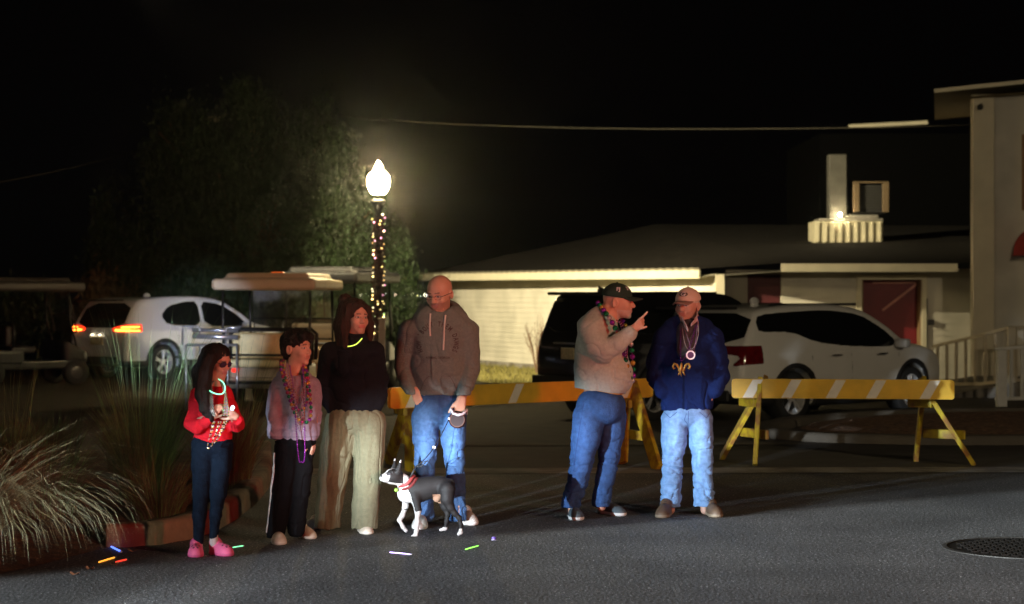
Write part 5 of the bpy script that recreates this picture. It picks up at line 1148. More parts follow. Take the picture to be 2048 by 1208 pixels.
# ---- boy ---------------------------------------------------------------------
def boy():
    p = Per(13.4, 588, 'boy with short dark hair, lilac hoodie, striped black track pants and many bead necklaces')
    R = frame((.86, -.50, .02)); hc = np.array(p.j(594, 697)[:3]); s = .98
    add_head(p.S, hc, R, s, .9, .85)
    p.body([(594, 868, 0, 30), (594, 830, 0, 28), (594, 778, 0, 31), (592, 752, 0, 18), (590, 735, 0, 14), (592, 720, 0, 14)],
           [[(562, 772, .02, 12), (553, 830, 0, 10), (558, 880, -.02, 7.5)], [(624, 772, .02, 11), (630, 830, 0, 9), (626, 880, 0, 7)]],
           [[(576, 890, 0, 22), (568, 975, 0, 15), (556, 1072, 0, 10)], [(604, 890, .03, 20), (600, 975, .04, 14), (592, 1064, .06, 10)]], 1.)
    add_hand(p.S, p.j(559, 881, -.03)[:3], (.12, -.1, -1), (-.5, -.85, 0), -1, .72, (.45, .4, .4, .4), .3)
    add_hand(p.S, p.j(626, 880, 0)[:3], (.05, -.1, -1), (.9, -.4, 0), 1, .72, (.45, .4, .4, .4), .3)
    p.fin(lambda V, c: head_paint(V, c, hc, R, s, hair=(.03, .018, .012), hairz=.07))
    S = SDF(.005); lil = (.30, .255, .33)
    S.chain(p.ch([(596, 862, 0, 40), (596, 820, 0, 38), (594, 780, 0, 38), (592, 757, 0, 24)]), .03, .78)
    S.ell(p.j(593, 768)[:3], (.15, .1, .075), k=.03); S.ell(p.j(578, 752, .05)[:3], (.09, .07, .05), k=.03)
    S.chain(p.ch([(562, 776, .0, 23), (553, 825, -.02, 20), (555, 868, -.03, 18)]), .012)
    S.chain(p.ch([(624, 776, .03, 18), (630, 825, .02, 13), (627, 868, .02, 11)]), .012)
    S.plane(p.j(594, 879)[:3], (-.05, 0, -1)); S.ell(p.j(594, 733, -.03)[:3], (.062, .075, .075), k=.01, op='s')
    def pk(V, c):
        c = c * (1 + .15 * (vnoise(V * 20, 3) - .5))[:, None]; z = V[:, 2]
        hem = (z < p.j(0, 871)[2]) & (z > p.j(0, 874)[2]); c[hem] *= .8
        return c
    hood = p.cloth('hoodie', S, KNIT, .010, (9, 9, 8), 7, paint=pk, base=lil)
    # kangaroo pocket seam
    b = MB(); sp = on_surface(hood, [(-.1, -.05), (-.085, .0), (-.05, .06), (-.035, .095), (.06, .095)], p.j(598, 850)[:3], (1, 0, 0), (0, 0, 1), (0, -1, 0), .002)
    b.tube(sp, .0035, 5); b.build('pocket_seam', mat('lilac_seam', (.2, .17, .23), .9), hood)
    V, F = text_mesh('w', .03, .0008); P2 = on_surface(hood, V, p.j(608, 762)[:3], (1, 0, 0), (0, 0, 1), (0, -1, 0), .003)
    mkobj('printed_mark', P2, F, mat('white_print', (.7, .68, .7), .7), hood)
    S = SDF(.005)
    S.ell(p.j(592, 882)[:3], (.135, .1, .065), k=.03)
    S.chain(p.ch([(574, 892, 0, 25), (570, 940, 0, 23), (564, 985, 0, 22), (555, 1040, 0, 20), (552, 1068, -.01, 19)]), .012)
    S.chain(p.ch([(606, 892, .03, 22), (603, 940, .03, 21), (599, 985, .03, 20), (592, 1040, .04, 18), (590, 1062, .04, 17)]), .012)
    S.plane(p.j(590, 1074)[:3], (0, 0, -1)); S.plane(p.j(590, 873)[:3], (0, 0, 1))
    tp = p.cloth('track_pants', S, KNIT, .008, (9, 9, 9), 5, paint=lambda V, c: c, base=(.006, .006, .007))
    pts = [(549, 905), (547, 945), (542, 985), (536, 1030), (533, 1064)]
    for k in range(3):
        w = on_surface(tp, [((x + 4.2 * k - 1 - 550) * p.k, (985 - y) * p.k) for x, y in [(pts[i // 4][0] + (pts[min(i // 4 + 1, 4)][0] - pts[i // 4][0]) * (i % 4) / 4, pts[i // 4][1] + (pts[min(i // 4 + 1, 4)][1] - pts[i // 4][1]) * (i % 4) / 4) for i in range(17)]],
                       (*p.j(550, 985)[:2], p.j(550, 985)[2]), (1, 0, 0), (0, 0, 1), (-.45, -.9, 0), .002)
        b = MB(); b.tube([v for v in w], .0032, 5); b.build('stripe', mat('white_stripe', (.75, .7, .62), .6), tp)
    for hx, hy, tx, ty in ((546, 1076, 561, 1091), (580, 1068, 626, 1079)):
        a, b2 = gnd(hx, hy), gnd(tx, ty); a = b2 + (a - b2) / np.linalg.norm(a - b2) * .24
        p.shoe(a, b2, .092, .085, (.62, .52, .4), (.7, .62, .5), 'shoe', .022)
    S = SDF(.005); q = lambda x, y, z: hc + R @ (np.array([x, y, z]) * s)
    S.ell(q(0, -.012, .055), np.array((.088, .108, .083)) * s, R, .02)
    S.ell(q(0, -.05, -.0), np.array((.079, .068, .085)) * s, R, .03)
    S.seg(q(-.055, .075, .078), q(.05, .085, .085), .026 * s, .03 * s, .03)
    S.plane(q(0, .035, -.02), R @ np.array([0, .9, -.45]), .0) if False else None
    S.ell(q(0, .13, -.06), np.array((.10, .108, .125)) * s, R, .008, 's'); S.ell(q(.085, .005, -.01), np.array((.02, .03, .035)) * s, R, .005, 's')
    V, F = S.mesh(); V = folds(V, F, .012, (50, 50, 30), 6); mkobj('hair', V, F, HAIRM, p.root, smooth=True)
    th = [BG, BP, BO, BR]
    p.beads([p.j(561, 722, .03), p.j(566, 738, -.1), p.j(575, 768, -.14), p.j(584, 795, -.15), p.j(594, 822, -.16), p.j(605, 838, -.17), p.j(618, 842, -.17), p.j(626, 830, -.15), p.j(624, 795, -.12), p.j(620, 762, -.1), p.j(614, 738, -.06), p.j(604, 728, 0)], .0125, th, label='fat string of purple, green and gold beads')
    p.beads([p.j(566, 720, .03), p.j(572, 742, -.12), p.j(583, 775, -.15), p.j(592, 800, -.16), p.j(600, 815, -.175), p.j(613, 815, -.17), p.j(620, 790, -.14), p.j(615, 755, -.1), p.j(608, 733, -.04)], .0095, [BP, BR, BG, BO])
    for k in range(7):
        bot = 790 + 14 * k + (45 if k == 6 else 0); x0 = 574 + k * 1.4
        p.beads([p.j(572 + k, 722, .02), p.j(x0 + 3, 745, -.12), p.j(x0 + 9, 770, -.155), p.j(593 + k * 1.5, bot - 15, -.175), p.j(603 + k, bot, -.18), p.j(612 + .5 * k, bot - 16, -.17), p.j(614 - k * .5, 765, -.12), p.j(607, 738, -.05)], .0042 if k % 2 else .005,
                [[BS, BO], [BR, BS], [BP, BS], [BS, BG], [BO, BR], [BS, BP], [BP, BP]][k])
    b = MB(); c = p.j(557, 878, -.03); b.lathe([(.031, -.002), (.034, 0), (.031, .002)], 20, c[:3]); b.lathe([(.031, -.002), (.034, 0), (.031, .002)], 20, (c[0], c[1], c[2] + .008)); b.build('bracelet', mat('dark_band', (.05, .03, .03), .5), p.root)
boy()

# ---- woman -------------------------------------------------------------------
def woman():
    p = Per(13.95, 705, 'woman with dark shoulder-length hair, black sweater, wide tan pants and a yellow glow necklace')
    R = frame((.58, -.81, -.02), .04); hc = np.array(p.j(711, 635)[:3]); s = 1.0
    add_head(p.S, hc, R, s, .94, .9)
    p.body([(708, 850, 0, 42), (706, 790, 0, 40), (704, 720, 0, 38), (706, 690, 0, 24), (710, 668, 0, 15), (712, 652, 0, 15)],
           [[(658, 705, .02, 15), (646, 770, .04, 12), (664, 825, .02, 8)], [(752, 700, .02, 15), (764, 765, .06, 12), (756, 815, .02, 8)]],
           [[(680, 860, 0, 30), (668, 950, 0, 18), (655, 1052, 0, 11)], [(740, 860, 0, 30), (738, 950, 0, 18), (728, 1050, 0, 11)]], .75)
    add_hand(p.S, p.j(664, 824, -.02)[:3], (.3, -.2, -1), (-.7, -.7, 0), -1, .9, (.5, .5, .5, .5))
    add_hand(p.S, p.j(757, 812, -.0)[:3], (-.3, -.1, -1), (.7, -.7, 0), 1, .9, (.4, .4, .4, .4))
    p.fin(lambda V, c: head_paint(V, c, hc, R, s, lip=(.5, .12, .12)))
    S = SDF(.005)
    S.chain(p.ch([(710, 815, 0, 52), (708, 770, 0, 51), (705, 725, 0, 47), (706, 700, 0, 34)]), .03, .62)
    S.ell(p.j(705, 704)[:3], (.165, .11, .065), k=.04); S.ell(p.j(710, 675, -.01)[:3], (.085, .085, .05), k=.03)
    S.ell(p.j(706, 735, -.08)[:3], (.13, .09, .07), k=.05)
    S.chain(p.ch([(662, 708, .0, 23), (652, 765, .03, 20), (659, 800, .0, 16), (668, 818, -.02, 13)]), .02)
    S.chain(p.ch([(747, 704, .0, 23), (757, 760, .03, 19), (759, 792, .0, 15), (756, 808, -.02, 12)]), .02)
    S.plane(p.j(710, 831)[:3], (-.06, 0, -1)); S.ell(p.j(713, 655, -.02)[:3], (.068, .075, .06), k=.01, op='s')
    sw = p.cloth('sweater', S, KNIT, .010, (8, 8, 8), 11, paint=lambda V, c: c, base=(.010, .010, .014))
    S = SDF(.006); tan = (.17, .165, .105)
    S.ell(p.j(710, 838)[:3], (.2, .135, .12), k=.05)
    S.chain(p.ch([(684, 850, .0, 34), (674, 900, .0, 32), (664, 960, .0, 29), (657, 1010, .01, 26), (654, 1060, .02, 26)]), .02)
    S.chain(p.ch([(738, 850, .0, 35), (738, 900, -.0, 30), (736, 960, -.02, 27), (732, 1010, -.02, 26), (730, 1060, -.02, 26)]), .02)
    S.plane(p.j(705, 1056)[:3], (0, 0, -1)); S.plane(p.j(705, 815)[:3], (0, 0, 1))
    p.cloth('wide_pants', S, KNIT, .010, (17, 17, 2.2), 3, paint=lambda V, c: c * (1 + .12 * (vnoise(V * (40, 40, 10), 3) - .5))[:, None], base=tan)
    for hx, hy, tx, ty in ((716, 1056, 736, 1070), (650, 1052, 606, 1062)):
        a, b = gnd(hx, hy), gnd(tx, ty); a = b + (a - b) / np.linalg.norm(a - b) * .25; p.shoe(a, b, .09, .075, (.6, .52, .42), (.7, .65, .55), 'shoe', .022)
    S = SDF(.006); q = lambda x, y, z: hc + R @ (np.array([x, y, z]) * s)
    S.ell(q(0, -.015, .045), np.array((.095, .112, .092)) * s, R, .02)
    for sg in (-1, 1):
        for (a, b, d, L) in ((.078, .015, .03, .20), (.075, -.035, .04, .22), (.045, -.085, .045, .22)):
            S.seg(q(sg * a, b, .06), q(sg * (a + .02), b - .0, -.06), d, d + .004, .03); S.seg(q(sg * (a + .02), b, -.06), q(sg * (a + .018), b + .02, -L), d + .004, d * .75, .03)
    S.seg(q(0, -.1, 0), q(0, -.1, -.2), .05, .05, .03)
    S.ell(q(.0, .115, -.015), np.array((.060, .085, .100)), R, .015, 's'); S.ell(q(.0, .12, -.14), np.array((.06, .08, .1)), R, .02, 's')
    S.ell(p.j(688, 600, .08)[:3], (.05, .045, .045), k=.015)
    V, F = S.mesh(); V = folds(V, F, .010, (42, 42, 6), 13); mkobj('hair', V, F, mat('brown_hair', (.030, .013, .008), .6, spec=.25, var=.3, vs=40, bump=.5, bs=60, stretch=(9, 9, 1)), p.root, smooth=True)
    w = on_surface(sw, [((x - 706) * p.k, (685 - y) * p.k) for x, y in ((684, 686), (690, 690), (698, 692), (706, 691), (714, 688), (721, 682), (726, 676))], p.j(706, 685)[:3], (1, 0, 0), (0, 0, 1), (0, -1, 0), .006)
    b = MB(); b.tube(spl(w), .0036, 8); b.build('glow_necklace', glow('glow_yellow', (.72, 1, .12), 1.5), p.root, smooth=True)['label'] = 'glowing yellow-green tube round the neckline'
woman()

# ---- man in the grey hoodie ----------------------------------------------------
def hoodie_man():
    p = Per(14.3, 880, 'bald man with glasses, grey hooded sweatshirt and jeans holding a leash')
    R = frame((-.40, -.88, -.28)); hc = np.array(p.j(879, 587)[:3]); s = 1.10
    add_head(p.S, hc, R, s, 1.0, 1.1)
    p.body([(878, 840, 0, 44), (878, 790, 0, 42), (878, 720, 0, 48), (880, 660, 0, 42), (880, 635, 0, 20), (881, 605, .02, 17)],
           [[(818, 655, .02, 18), (803, 725, .04, 14), (828, 782, -.04, 9)], [(940, 655, .02, 18), (946, 730, .04, 14), (922, 800, -.12, 9)]],
           [[(852, 850, 0, 26), (850, 920, 0, 18), (850, 1035, 0, 11)], [(906, 850, 0, 26), (908, 920, 0, 18), (916, 1035, 0, 11)]], .65)
    add_hand(p.S, p.j(829, 778, -.06)[:3], (.35, -.05, -.95), (-.4, -.9, 0), -1, .95, (.3, .3, .3, .3))
    add_hand(p.S, p.j(925, 795, -.14)[:3], (-.18, -.35, -.9), (.15, -.95, .25), 1, 1.05, (1.15, 1.15, 1.15, 1.15), .6, tdir=(-.75, -.35, -.6))
    p.fin(lambda V, c: head_paint(V, c, hc, R, s, beard=(.16, .10, .08), stub=.45, brow=(.14, .08, .05)))
    S = SDF(.0055); g = (.155, .185, .165)
    S.chain(p.ch([(878, 782, 0, 51), (878, 740, 0, 54), (879, 690, 0, 57), (880, 655, 0, 50)]), .03, .62)
    S.ell(p.j(880, 657)[:3], (.222, .12, .08), k=.05); S.seg(p.j(845, 640)[:3], p.j(915, 640)[:3], .07, .07, .05)
    S.ell(p.j(880, 672, -.07)[:3], (.17, .07, .09), k=.05)
    S.chain(p.ch([(824, 664, .0, 27), (812, 705, .03, 23), (807, 735, .03, 20), (815, 765, -.03, 16), (823, 782, -.05, 13)]), .006, k0=.02)
    S.chain(p.ch([(932, 664, .0, 27), (937, 705, .02, 24), (940, 735, .02, 21), (934, 770, -.06, 16), (927, 790, -.12, 13)]), .006, k0=.02)
    S.plane(p.j(880, 789)[:3], (0, 0, -1))
    for q0 in range(16):        # rolled hood round the neck
        a0 = 2 * PI * q0 / 16; a1 = 2 * PI * (q0 + 1) / 16
        def hp(a): return p.j(879 + 34 * math.sin(a), 622 - 8 * math.cos(a) * -1 - (6 if math.cos(a) < 0 else -9) * abs(math.cos(a)), .03 - .095 * math.cos(a))[:3]
        S.seg(hp(a0), hp(a1), .032, .032, .03)
    S.ell(p.j(880, 612, .0)[:3], (.078, .088, .075), k=.02, op='s'); S.seg(p.j(878, 610, -.13)[:3], p.j(876, 636, -.16)[:3], .045, .02, .015, op='s')
    def hp2(V, c):
        c = c * (1 + .16 * (vnoise(V * 150, 3) - .5))[:, None]; z = V[:, 2]; m = (z < p.j(0, 776)[2]); return c
    ho = p.cloth('hoodie', S, KNIT, .0085, (8, 8, 6), 21, paint=hp2, base=g)
    # lettering in an arc, and the line under it
    dark = mat('dark_print', (.05, .03, .028), .8, var=.3, vs=60)
    Vs = []; Fs = []; n0 = 0; word = "HOW 'BOUT THEM DAWGS"; cx, cy, rad = 876, 685, 33 * p.k
    for i, chh in enumerate(word):
        if chh == ' ': continue
        ang = math.radians(205 - 230 * i / (len(word) - 1)); V, F = text_mesh(chh, .05, .0012); V[:, 0] *= .62
        ca, sa = math.cos(ang - PI / 2), math.sin(ang - PI / 2)
        X = (V[:, 0] * ca - V[:, 1] * sa) + rad * math.cos(ang); Z = (V[:, 0] * sa + V[:, 1] * ca) + rad * math.sin(ang)
        Vs += [(x, z) for x, z in zip(X, Z)]; Fs += [tuple(j + n0 for j in f) for f in F]; n0 += len(V)
    mkobj('lettering', on_surface(ho, Vs, p.j(cx, cy)[:3], (1, 0, 0), (0, 0, 1), (0, -1, 0), .003), Fs, dark, ho)
    V, F = text_mesh("ATHENS, GEORGIA", .02, .0004); mkobj('lettering', on_surface(ho, V, p.j(877, 716)[:3], (1, 0, 0), (0, 0, 1), (0, -1, 0), .003), F, dark, ho)
    for pts in (((862, 627), (861, 640), (861, 655), (862, 671)), ((892, 630), (890, 650), (889, 675), (888, 699))):
        w = on_surface(ho, [((x - 876) * p.k, (660 - y) * p.k) for x, y in pts], p.j(876, 660)[:3], (1, 0, 0), (0, 0, 1), (0, -1, 0), .006)
        b = MB(); b.tube(spl(w), .0062, 8); b.build('drawstring', mat('white_cord', (.68, .6, .54), .8), ho, smooth=True)
    b = MB(); sp = on_surface(ho, [(-.13, -.055), (-.10, .015), (-.07, .05), (.08, .05), (.11, .0), (.13, -.055)], p.j(878, 765)[:3], (1, 0, 0), (0, 0, 1), (0, -1, 0), .001)
    b.tube(sp, .003, 5); b.build('pocket_seam', mat('grey_seam', (.09, .08, .07), .9), ho)
    S = SDF(.0055)
    S.ell(p.j(878, 815)[:3], (.175, .125, .14), k=.05)
    S.chain(p.ch([(851, 835, 0, 29), (851, 880, .0, 25), (850, 925, .0, 20), (851, 980, .02, 19), (850, 1030, .02, 18)]), .012)
    S.chain(p.ch([(905, 835, 0, 29), (907, 880, .0, 24), (909, 925, .0, 20), (913, 980, .02, 18), (916, 1036, .02, 17)]), .012)
    S.plane(p.j(880, 1042)[:3], (0, 0, -1)); S.plane(p.j(880, 782)[:3], (0, 0, 1))
    kz = p.j(0, 925)[2]
    jn = p.cloth('jeans', S, DENIM, .008, (9, 9, 12), 31, wfun=lambda V: .5 + 1.1 * np.exp(-((V[:, 2] - kz) / .16) ** 2) + 1.0 * np.exp(-((V[:, 2] - .14) / .12) ** 2),
            bands=((kz, .12, .005), (.15, .10, .006), (p.j(0, 850)[2], .07, .003)), paint=denim_paint((.045, .10, .22), fade=[(p.j(851, 880, -.1)[:3], (.05, .1, .2), .9), (p.j(907, 880, -.1)[:3], (.05, .1, .2), .9)]))
    stitch(p, jn, [[(880, 792), (880, 815), (878, 845)], [(834, 800), (845, 812), (856, 796)], [(926, 800), (915, 812), (903, 796)], [(832, 796), (880, 797), (927, 795)]], (880, 820))
    for hx, hy, tx, ty in ((852, 1036, 838, 1060), (908, 1034, 946, 1052)):
        a, b = gnd(hx, hy), gnd(tx, ty); a = b + (a - b) / np.linalg.norm(a - b) * .29; p.shoe(a, b, .105, .10, (.6, .56, .52), (.75, .7, .66), 'sneaker', .028)
    b = MB(); q = lambda x, y, z: hc + R @ (np.array([x, y, z]) * s)
    for sg in (-1, 1):
        pts = [q(sg * (.033 + .024 * math.cos(t)), .098 - .2 * abs(.033 + .024 * math.cos(t)) ** 1.5, -.002 + .014 * math.sin(t)) for t in np.linspace(0, 2 * PI, 17)]
        b.tube(pts, .0013, 6); b.tube([q(sg * .057, .092, .004), q(sg * .08, .04, .006), q(sg * .083, -.02, .0)], .002, 6)
    b.tube([q(-.01, .1, .004), q(0, .104, .007), q(.01, .1, .004)], .0013, 6)
    b.build('eyeglasses', mat('wire_frame', (.08, .06, .06), .25, .7), p.root)
    return p
HM = hoodie_man()

# ---- pointing man --------------------------------------------------------------
def cap(p, hc, R, s, col, brimcol, name='cap', tilt=.0):
    q = lambda x, y, z: hc + R @ (np.array([x, y, z]) * s)
    S = SDF(.004); S.ell(q(0, -.012, .04), np.array((.088, .108, .092)) * s, R, .01)
    S.plane(q(0, .0, .032), R @ np.array([0, -.12, -1.]), .004)
    V, F = S.mesh(); V = folds(V, F, .003, (30, 30, 30), 3, ridge=False)
    c = p.root; o = mkobj(name, V, F, mat('cap_cloth_' + name, col, .85, bump=.3, bs=300), c, smooth=True)
    S = SDF(.004)
    for i in range(25):
        t = (i - 12) / 12.; S.seg(q(.07 * t, .07 - .02 * t * t, .036 - .008 * t * t), q(.058 * t, .165 - .05 * t * t, .024 - .016 * t * t), .0048, .0048, .008)
    V, F = S.mesh(); mkobj('brim', V, F, mat('brim_cloth_' + name, brimcol, .85), o, smooth=True)
    b = MB(); b.ball(q(0, -.012, .134), .007 * s, sc=(1, 1, .6)); b.build('button', mat('brim_cloth_' + name, brimcol, .85), o, smooth=True)
    return o, q
def cap_logo(o, q, R, ang, z, txt, size, m, shear=0., V=None, F=None, bold=.0):
    if V is None: V, F = text_mesh(txt, size, bold, shear=shear)
    n = R @ np.array([math.sin(ang), math.cos(ang), .25]); n /= np.linalg.norm(n); u = np.cross((0, 0, 1), n); u /= np.linalg.norm(u)
    if u @ (R @ np.array([-math.cos(ang), math.sin(ang), 0])) < 0: u = -u
    w = np.cross(n, u); org = q(math.sin(ang) * .07, math.cos(ang) * .08, z)
    mkobj('logo', on_surface(o, V, org, u, w, n, .002), F, m, o)
def pointing_man():
    p = Per(14.9, 1200, 'man in green cap and light sweater pointing with one hand, big bead necklace, blue jeans')
    R = frame((.97, -.22, -.02)); hc = np.array(p.j(1237, 604)[:3]); s = 1.08
    add_head(p.S, hc, R, s, 1.05, 1.15)
    p.body([(1205, 840, 0, 44), (1200, 790, 0, 44), (1200, 720, 0, 50), (1200, 660, 0, 40), (1212, 635, 0, 22), (1224, 618, 0, 18)],
           [[(1180, 655, -.12, 16), (1200, 705, -.2, 12), (1262, 660, -.22, 8.5)], [(1215, 665, .18, 16), (1240, 730, .2, 12), (1225, 765, .1, 8)]],
           [[(1180, 850, -.06, 26), (1164, 920, -.06, 18), (1142, 1020, -.05, 11)], [(1225, 850, .08, 26), (1222, 920, .07, 18), (1203, 1015, .05, 11)]], 1.1)
    add_hand(p.S, p.j(1261, 660, -.22)[:3], (.72, -.1, .62), (.25, -.95, -.2), -1, 1.0, (.12, 1.0, 1.05, 1.1), .3, tdir=(.9, -.2, -.25))
    add_hand(p.S, p.j(1222, 768, .1)[:3], (-.3, 0, -1), (.2, .9, 0), 1, .8, (.8, .8, .8, .8))
    p.fin(lambda V, c: head_paint(V, c, hc, R, s, beard=(.55, .45, .40), stub=.75, bz=-.055, hair=(.35, .28, .22), hairz=.03, brow=(.4, .3, .24)))
    S = SDF(.0055); cr = (.41, .45, .39)
    S.chain(p.ch([(1199, 770, 0, 50), (1204, 735, 0, 54), (1202, 695, 0, 48), (1197, 660, 0, 38), (1203, 640, 0, 28)]), .04, .95)
    S.ell(p.j(1215, 755, 0)[:3], (.19, .19, .16), k=.05); S.ell(p.j(1190, 650, 0)[:3], (.12, .19, .09), k=.05)
    S.chain(p.ch([(1182, 660, -.12, 27), (1193, 690, -.19, 24), (1204, 702, -.21, 21), (1230, 686, -.23, 18), (1256, 666, -.225, 15)]), .025)
    S.chain(p.ch([(1212, 665, .16, 24), (1236, 725, .2, 20), (1238, 765, .14, 16)]), .02)
    S.plane(p.j(1200, 782)[:3], (-.12, 0, -1)); S.ell(p.j(1228, 622, 0)[:3], (.08, .085, .062), k=.01, op='s')
    def sp(V, c):
        c = c * (1 + .1 * (vnoise(V * 120, 3) - .5))[:, None]; return c
    sw = p.cloth('sweater', S, KNIT, .010, (7, 7, 7), 41, paint=sp, base=cr)
    S = SDF(.0055); S.ell(p.j(1217, 772, 0)[:3], (.155, .155, .085), k=.01); S.plane(p.j(1217, 797)[:3], (-.05, 0, -1)); S.plane(p.j(1217, 770)[:3], (0, 0, 1))
    p.cloth('shirt', S, mat('orange_shirt', (.75, .32, .02), .8), .004, (9, 9, 9), 4)
    S = SDF(.0055)
    S.ell(p.j(1202, 812)[:3], (.185, .19, .15), k=.05)
    S.chain(p.ch([(1177, 835, -.05, 33), (1172, 870, -.06, 30), (1164, 915, -.06, 24), (1155, 960, -.06, 21), (1143, 1000, -.05, 19), (1141, 1012, -.05, 19)]), .012)
    S.chain(p.ch([(1224, 835, .08, 31), (1222, 870, .08, 28), (1219, 915, .07, 22), (1211, 960, .07, 20), (1203, 1000, .06, 18), (1202, 1008, .06, 18)]), .012)
    S.plane(p.j(1200, 1014)[:3], (0, 0, -1)); S.plane(p.j(1200, 776)[:3], (0, 0, 1))
    kz = p.j(0, 920)[2]
    je = p.cloth('jeans', S, DENIM, .008, (8, 8, 11), 51, wfun=lambda V: .5 + .8 * np.exp(-((V[:, 2] - kz) / .16) ** 2) + 1.1 * np.exp(-((V[:, 2] - .16) / .12) ** 2), bands=((kz, .12, .005), (.17, .10, .007), (p.j(0, 850)[2], .07, .003)), paint=denim_paint((.035, .085, .22), fade=[(p.j(1170, 880, -.15)[:3], (.07, .2, .22), .5)]))
    w = on_surface(je, [((x - 1160) * p.k, (900 - y) * p.k) for x, y in [(1167 - 26 * t - 3 * math.sin(t * 3), 800 + 195 * t) for t in np.linspace(0, 1, 24)]], p.j(1160, 900)[:3], (1, 0, 0), (0, 0, 1), (0, -1, 0), .0005)
    b = MB(); b.tube(w, .0022, 4); b.build('seam', mat('jeans_seam', (.02, .05, .18), .9), je)
    for hx, hy, tx, ty in ((1128, 1022, 1156, 1042), (1190, 1024, 1248, 1033)):
        a, b = gnd(hx, hy), gnd(tx, ty); a = b + (a - b) / np.linalg.norm(a - b) * .29; p.shoe(a, b, .105, .095, (.08, .105, .12), (.72, .72, .68), 'shoe', .026, tz=0)
    o, q = cap(p, hc, R, s, (.012, .035, .022), (.012, .03, .02), 'cap')
    wp = mat('white_print', (.7, .68, .7), .7)
    cap_logo(o, q, R, -1.45 if False else 1.45, .075, 'FJ', .042, wp, bold=.001); cap_logo(o, q, R, .55, .082, 'Ti', .042, wp, .3, bold=.001)
    fat = [BP, BG, BO, BP, BG, BS]
    p.beads([p.j(1196, 606, .02), p.j(1207, 622, -.12), p.j(1221, 643, -.2), p.j(1228, 657, -.22), p.j(1238, 680, -.2), p.j(1246, 702, -.12), p.j(1251, 726, -.1), p.j(1256, 745, -.08), p.j(1262, 762, -.05), p.j(1267, 752, 0), p.j(1266, 725, .03), p.j(1263, 690, .05), p.j(1255, 660, .05), p.j(1247, 645, .03), p.j(1244, 632, .03)], .0205, fat, label='string of big purple, green and gold beads', step=.048)
    for k in range(4):
        p.beads([p.j(1232, 640, -.1), p.j(1240 + 2 * k, 652, -.14), p.j(1242 + 3 * k, 690, -.15), p.j(1248 + k, 700 + 6 * k, -.13), p.j(1254, 690, -.05), p.j(1247 - k, 650, -.02)], .0045, [BK, BR] if k % 2 else [BP, BS])
    b = MB(); c = p.j(1279, 657, -.24); b.tube([(c[0] + .011 * math.cos(t), c[1] + .011 * math.sin(t) * .9, c[2] + .005 * math.cos(t)) for t in np.linspace(0, 2 * PI, 13)], .0025, 6); b.build('finger_ring', BS, p.root)
pointing_man()

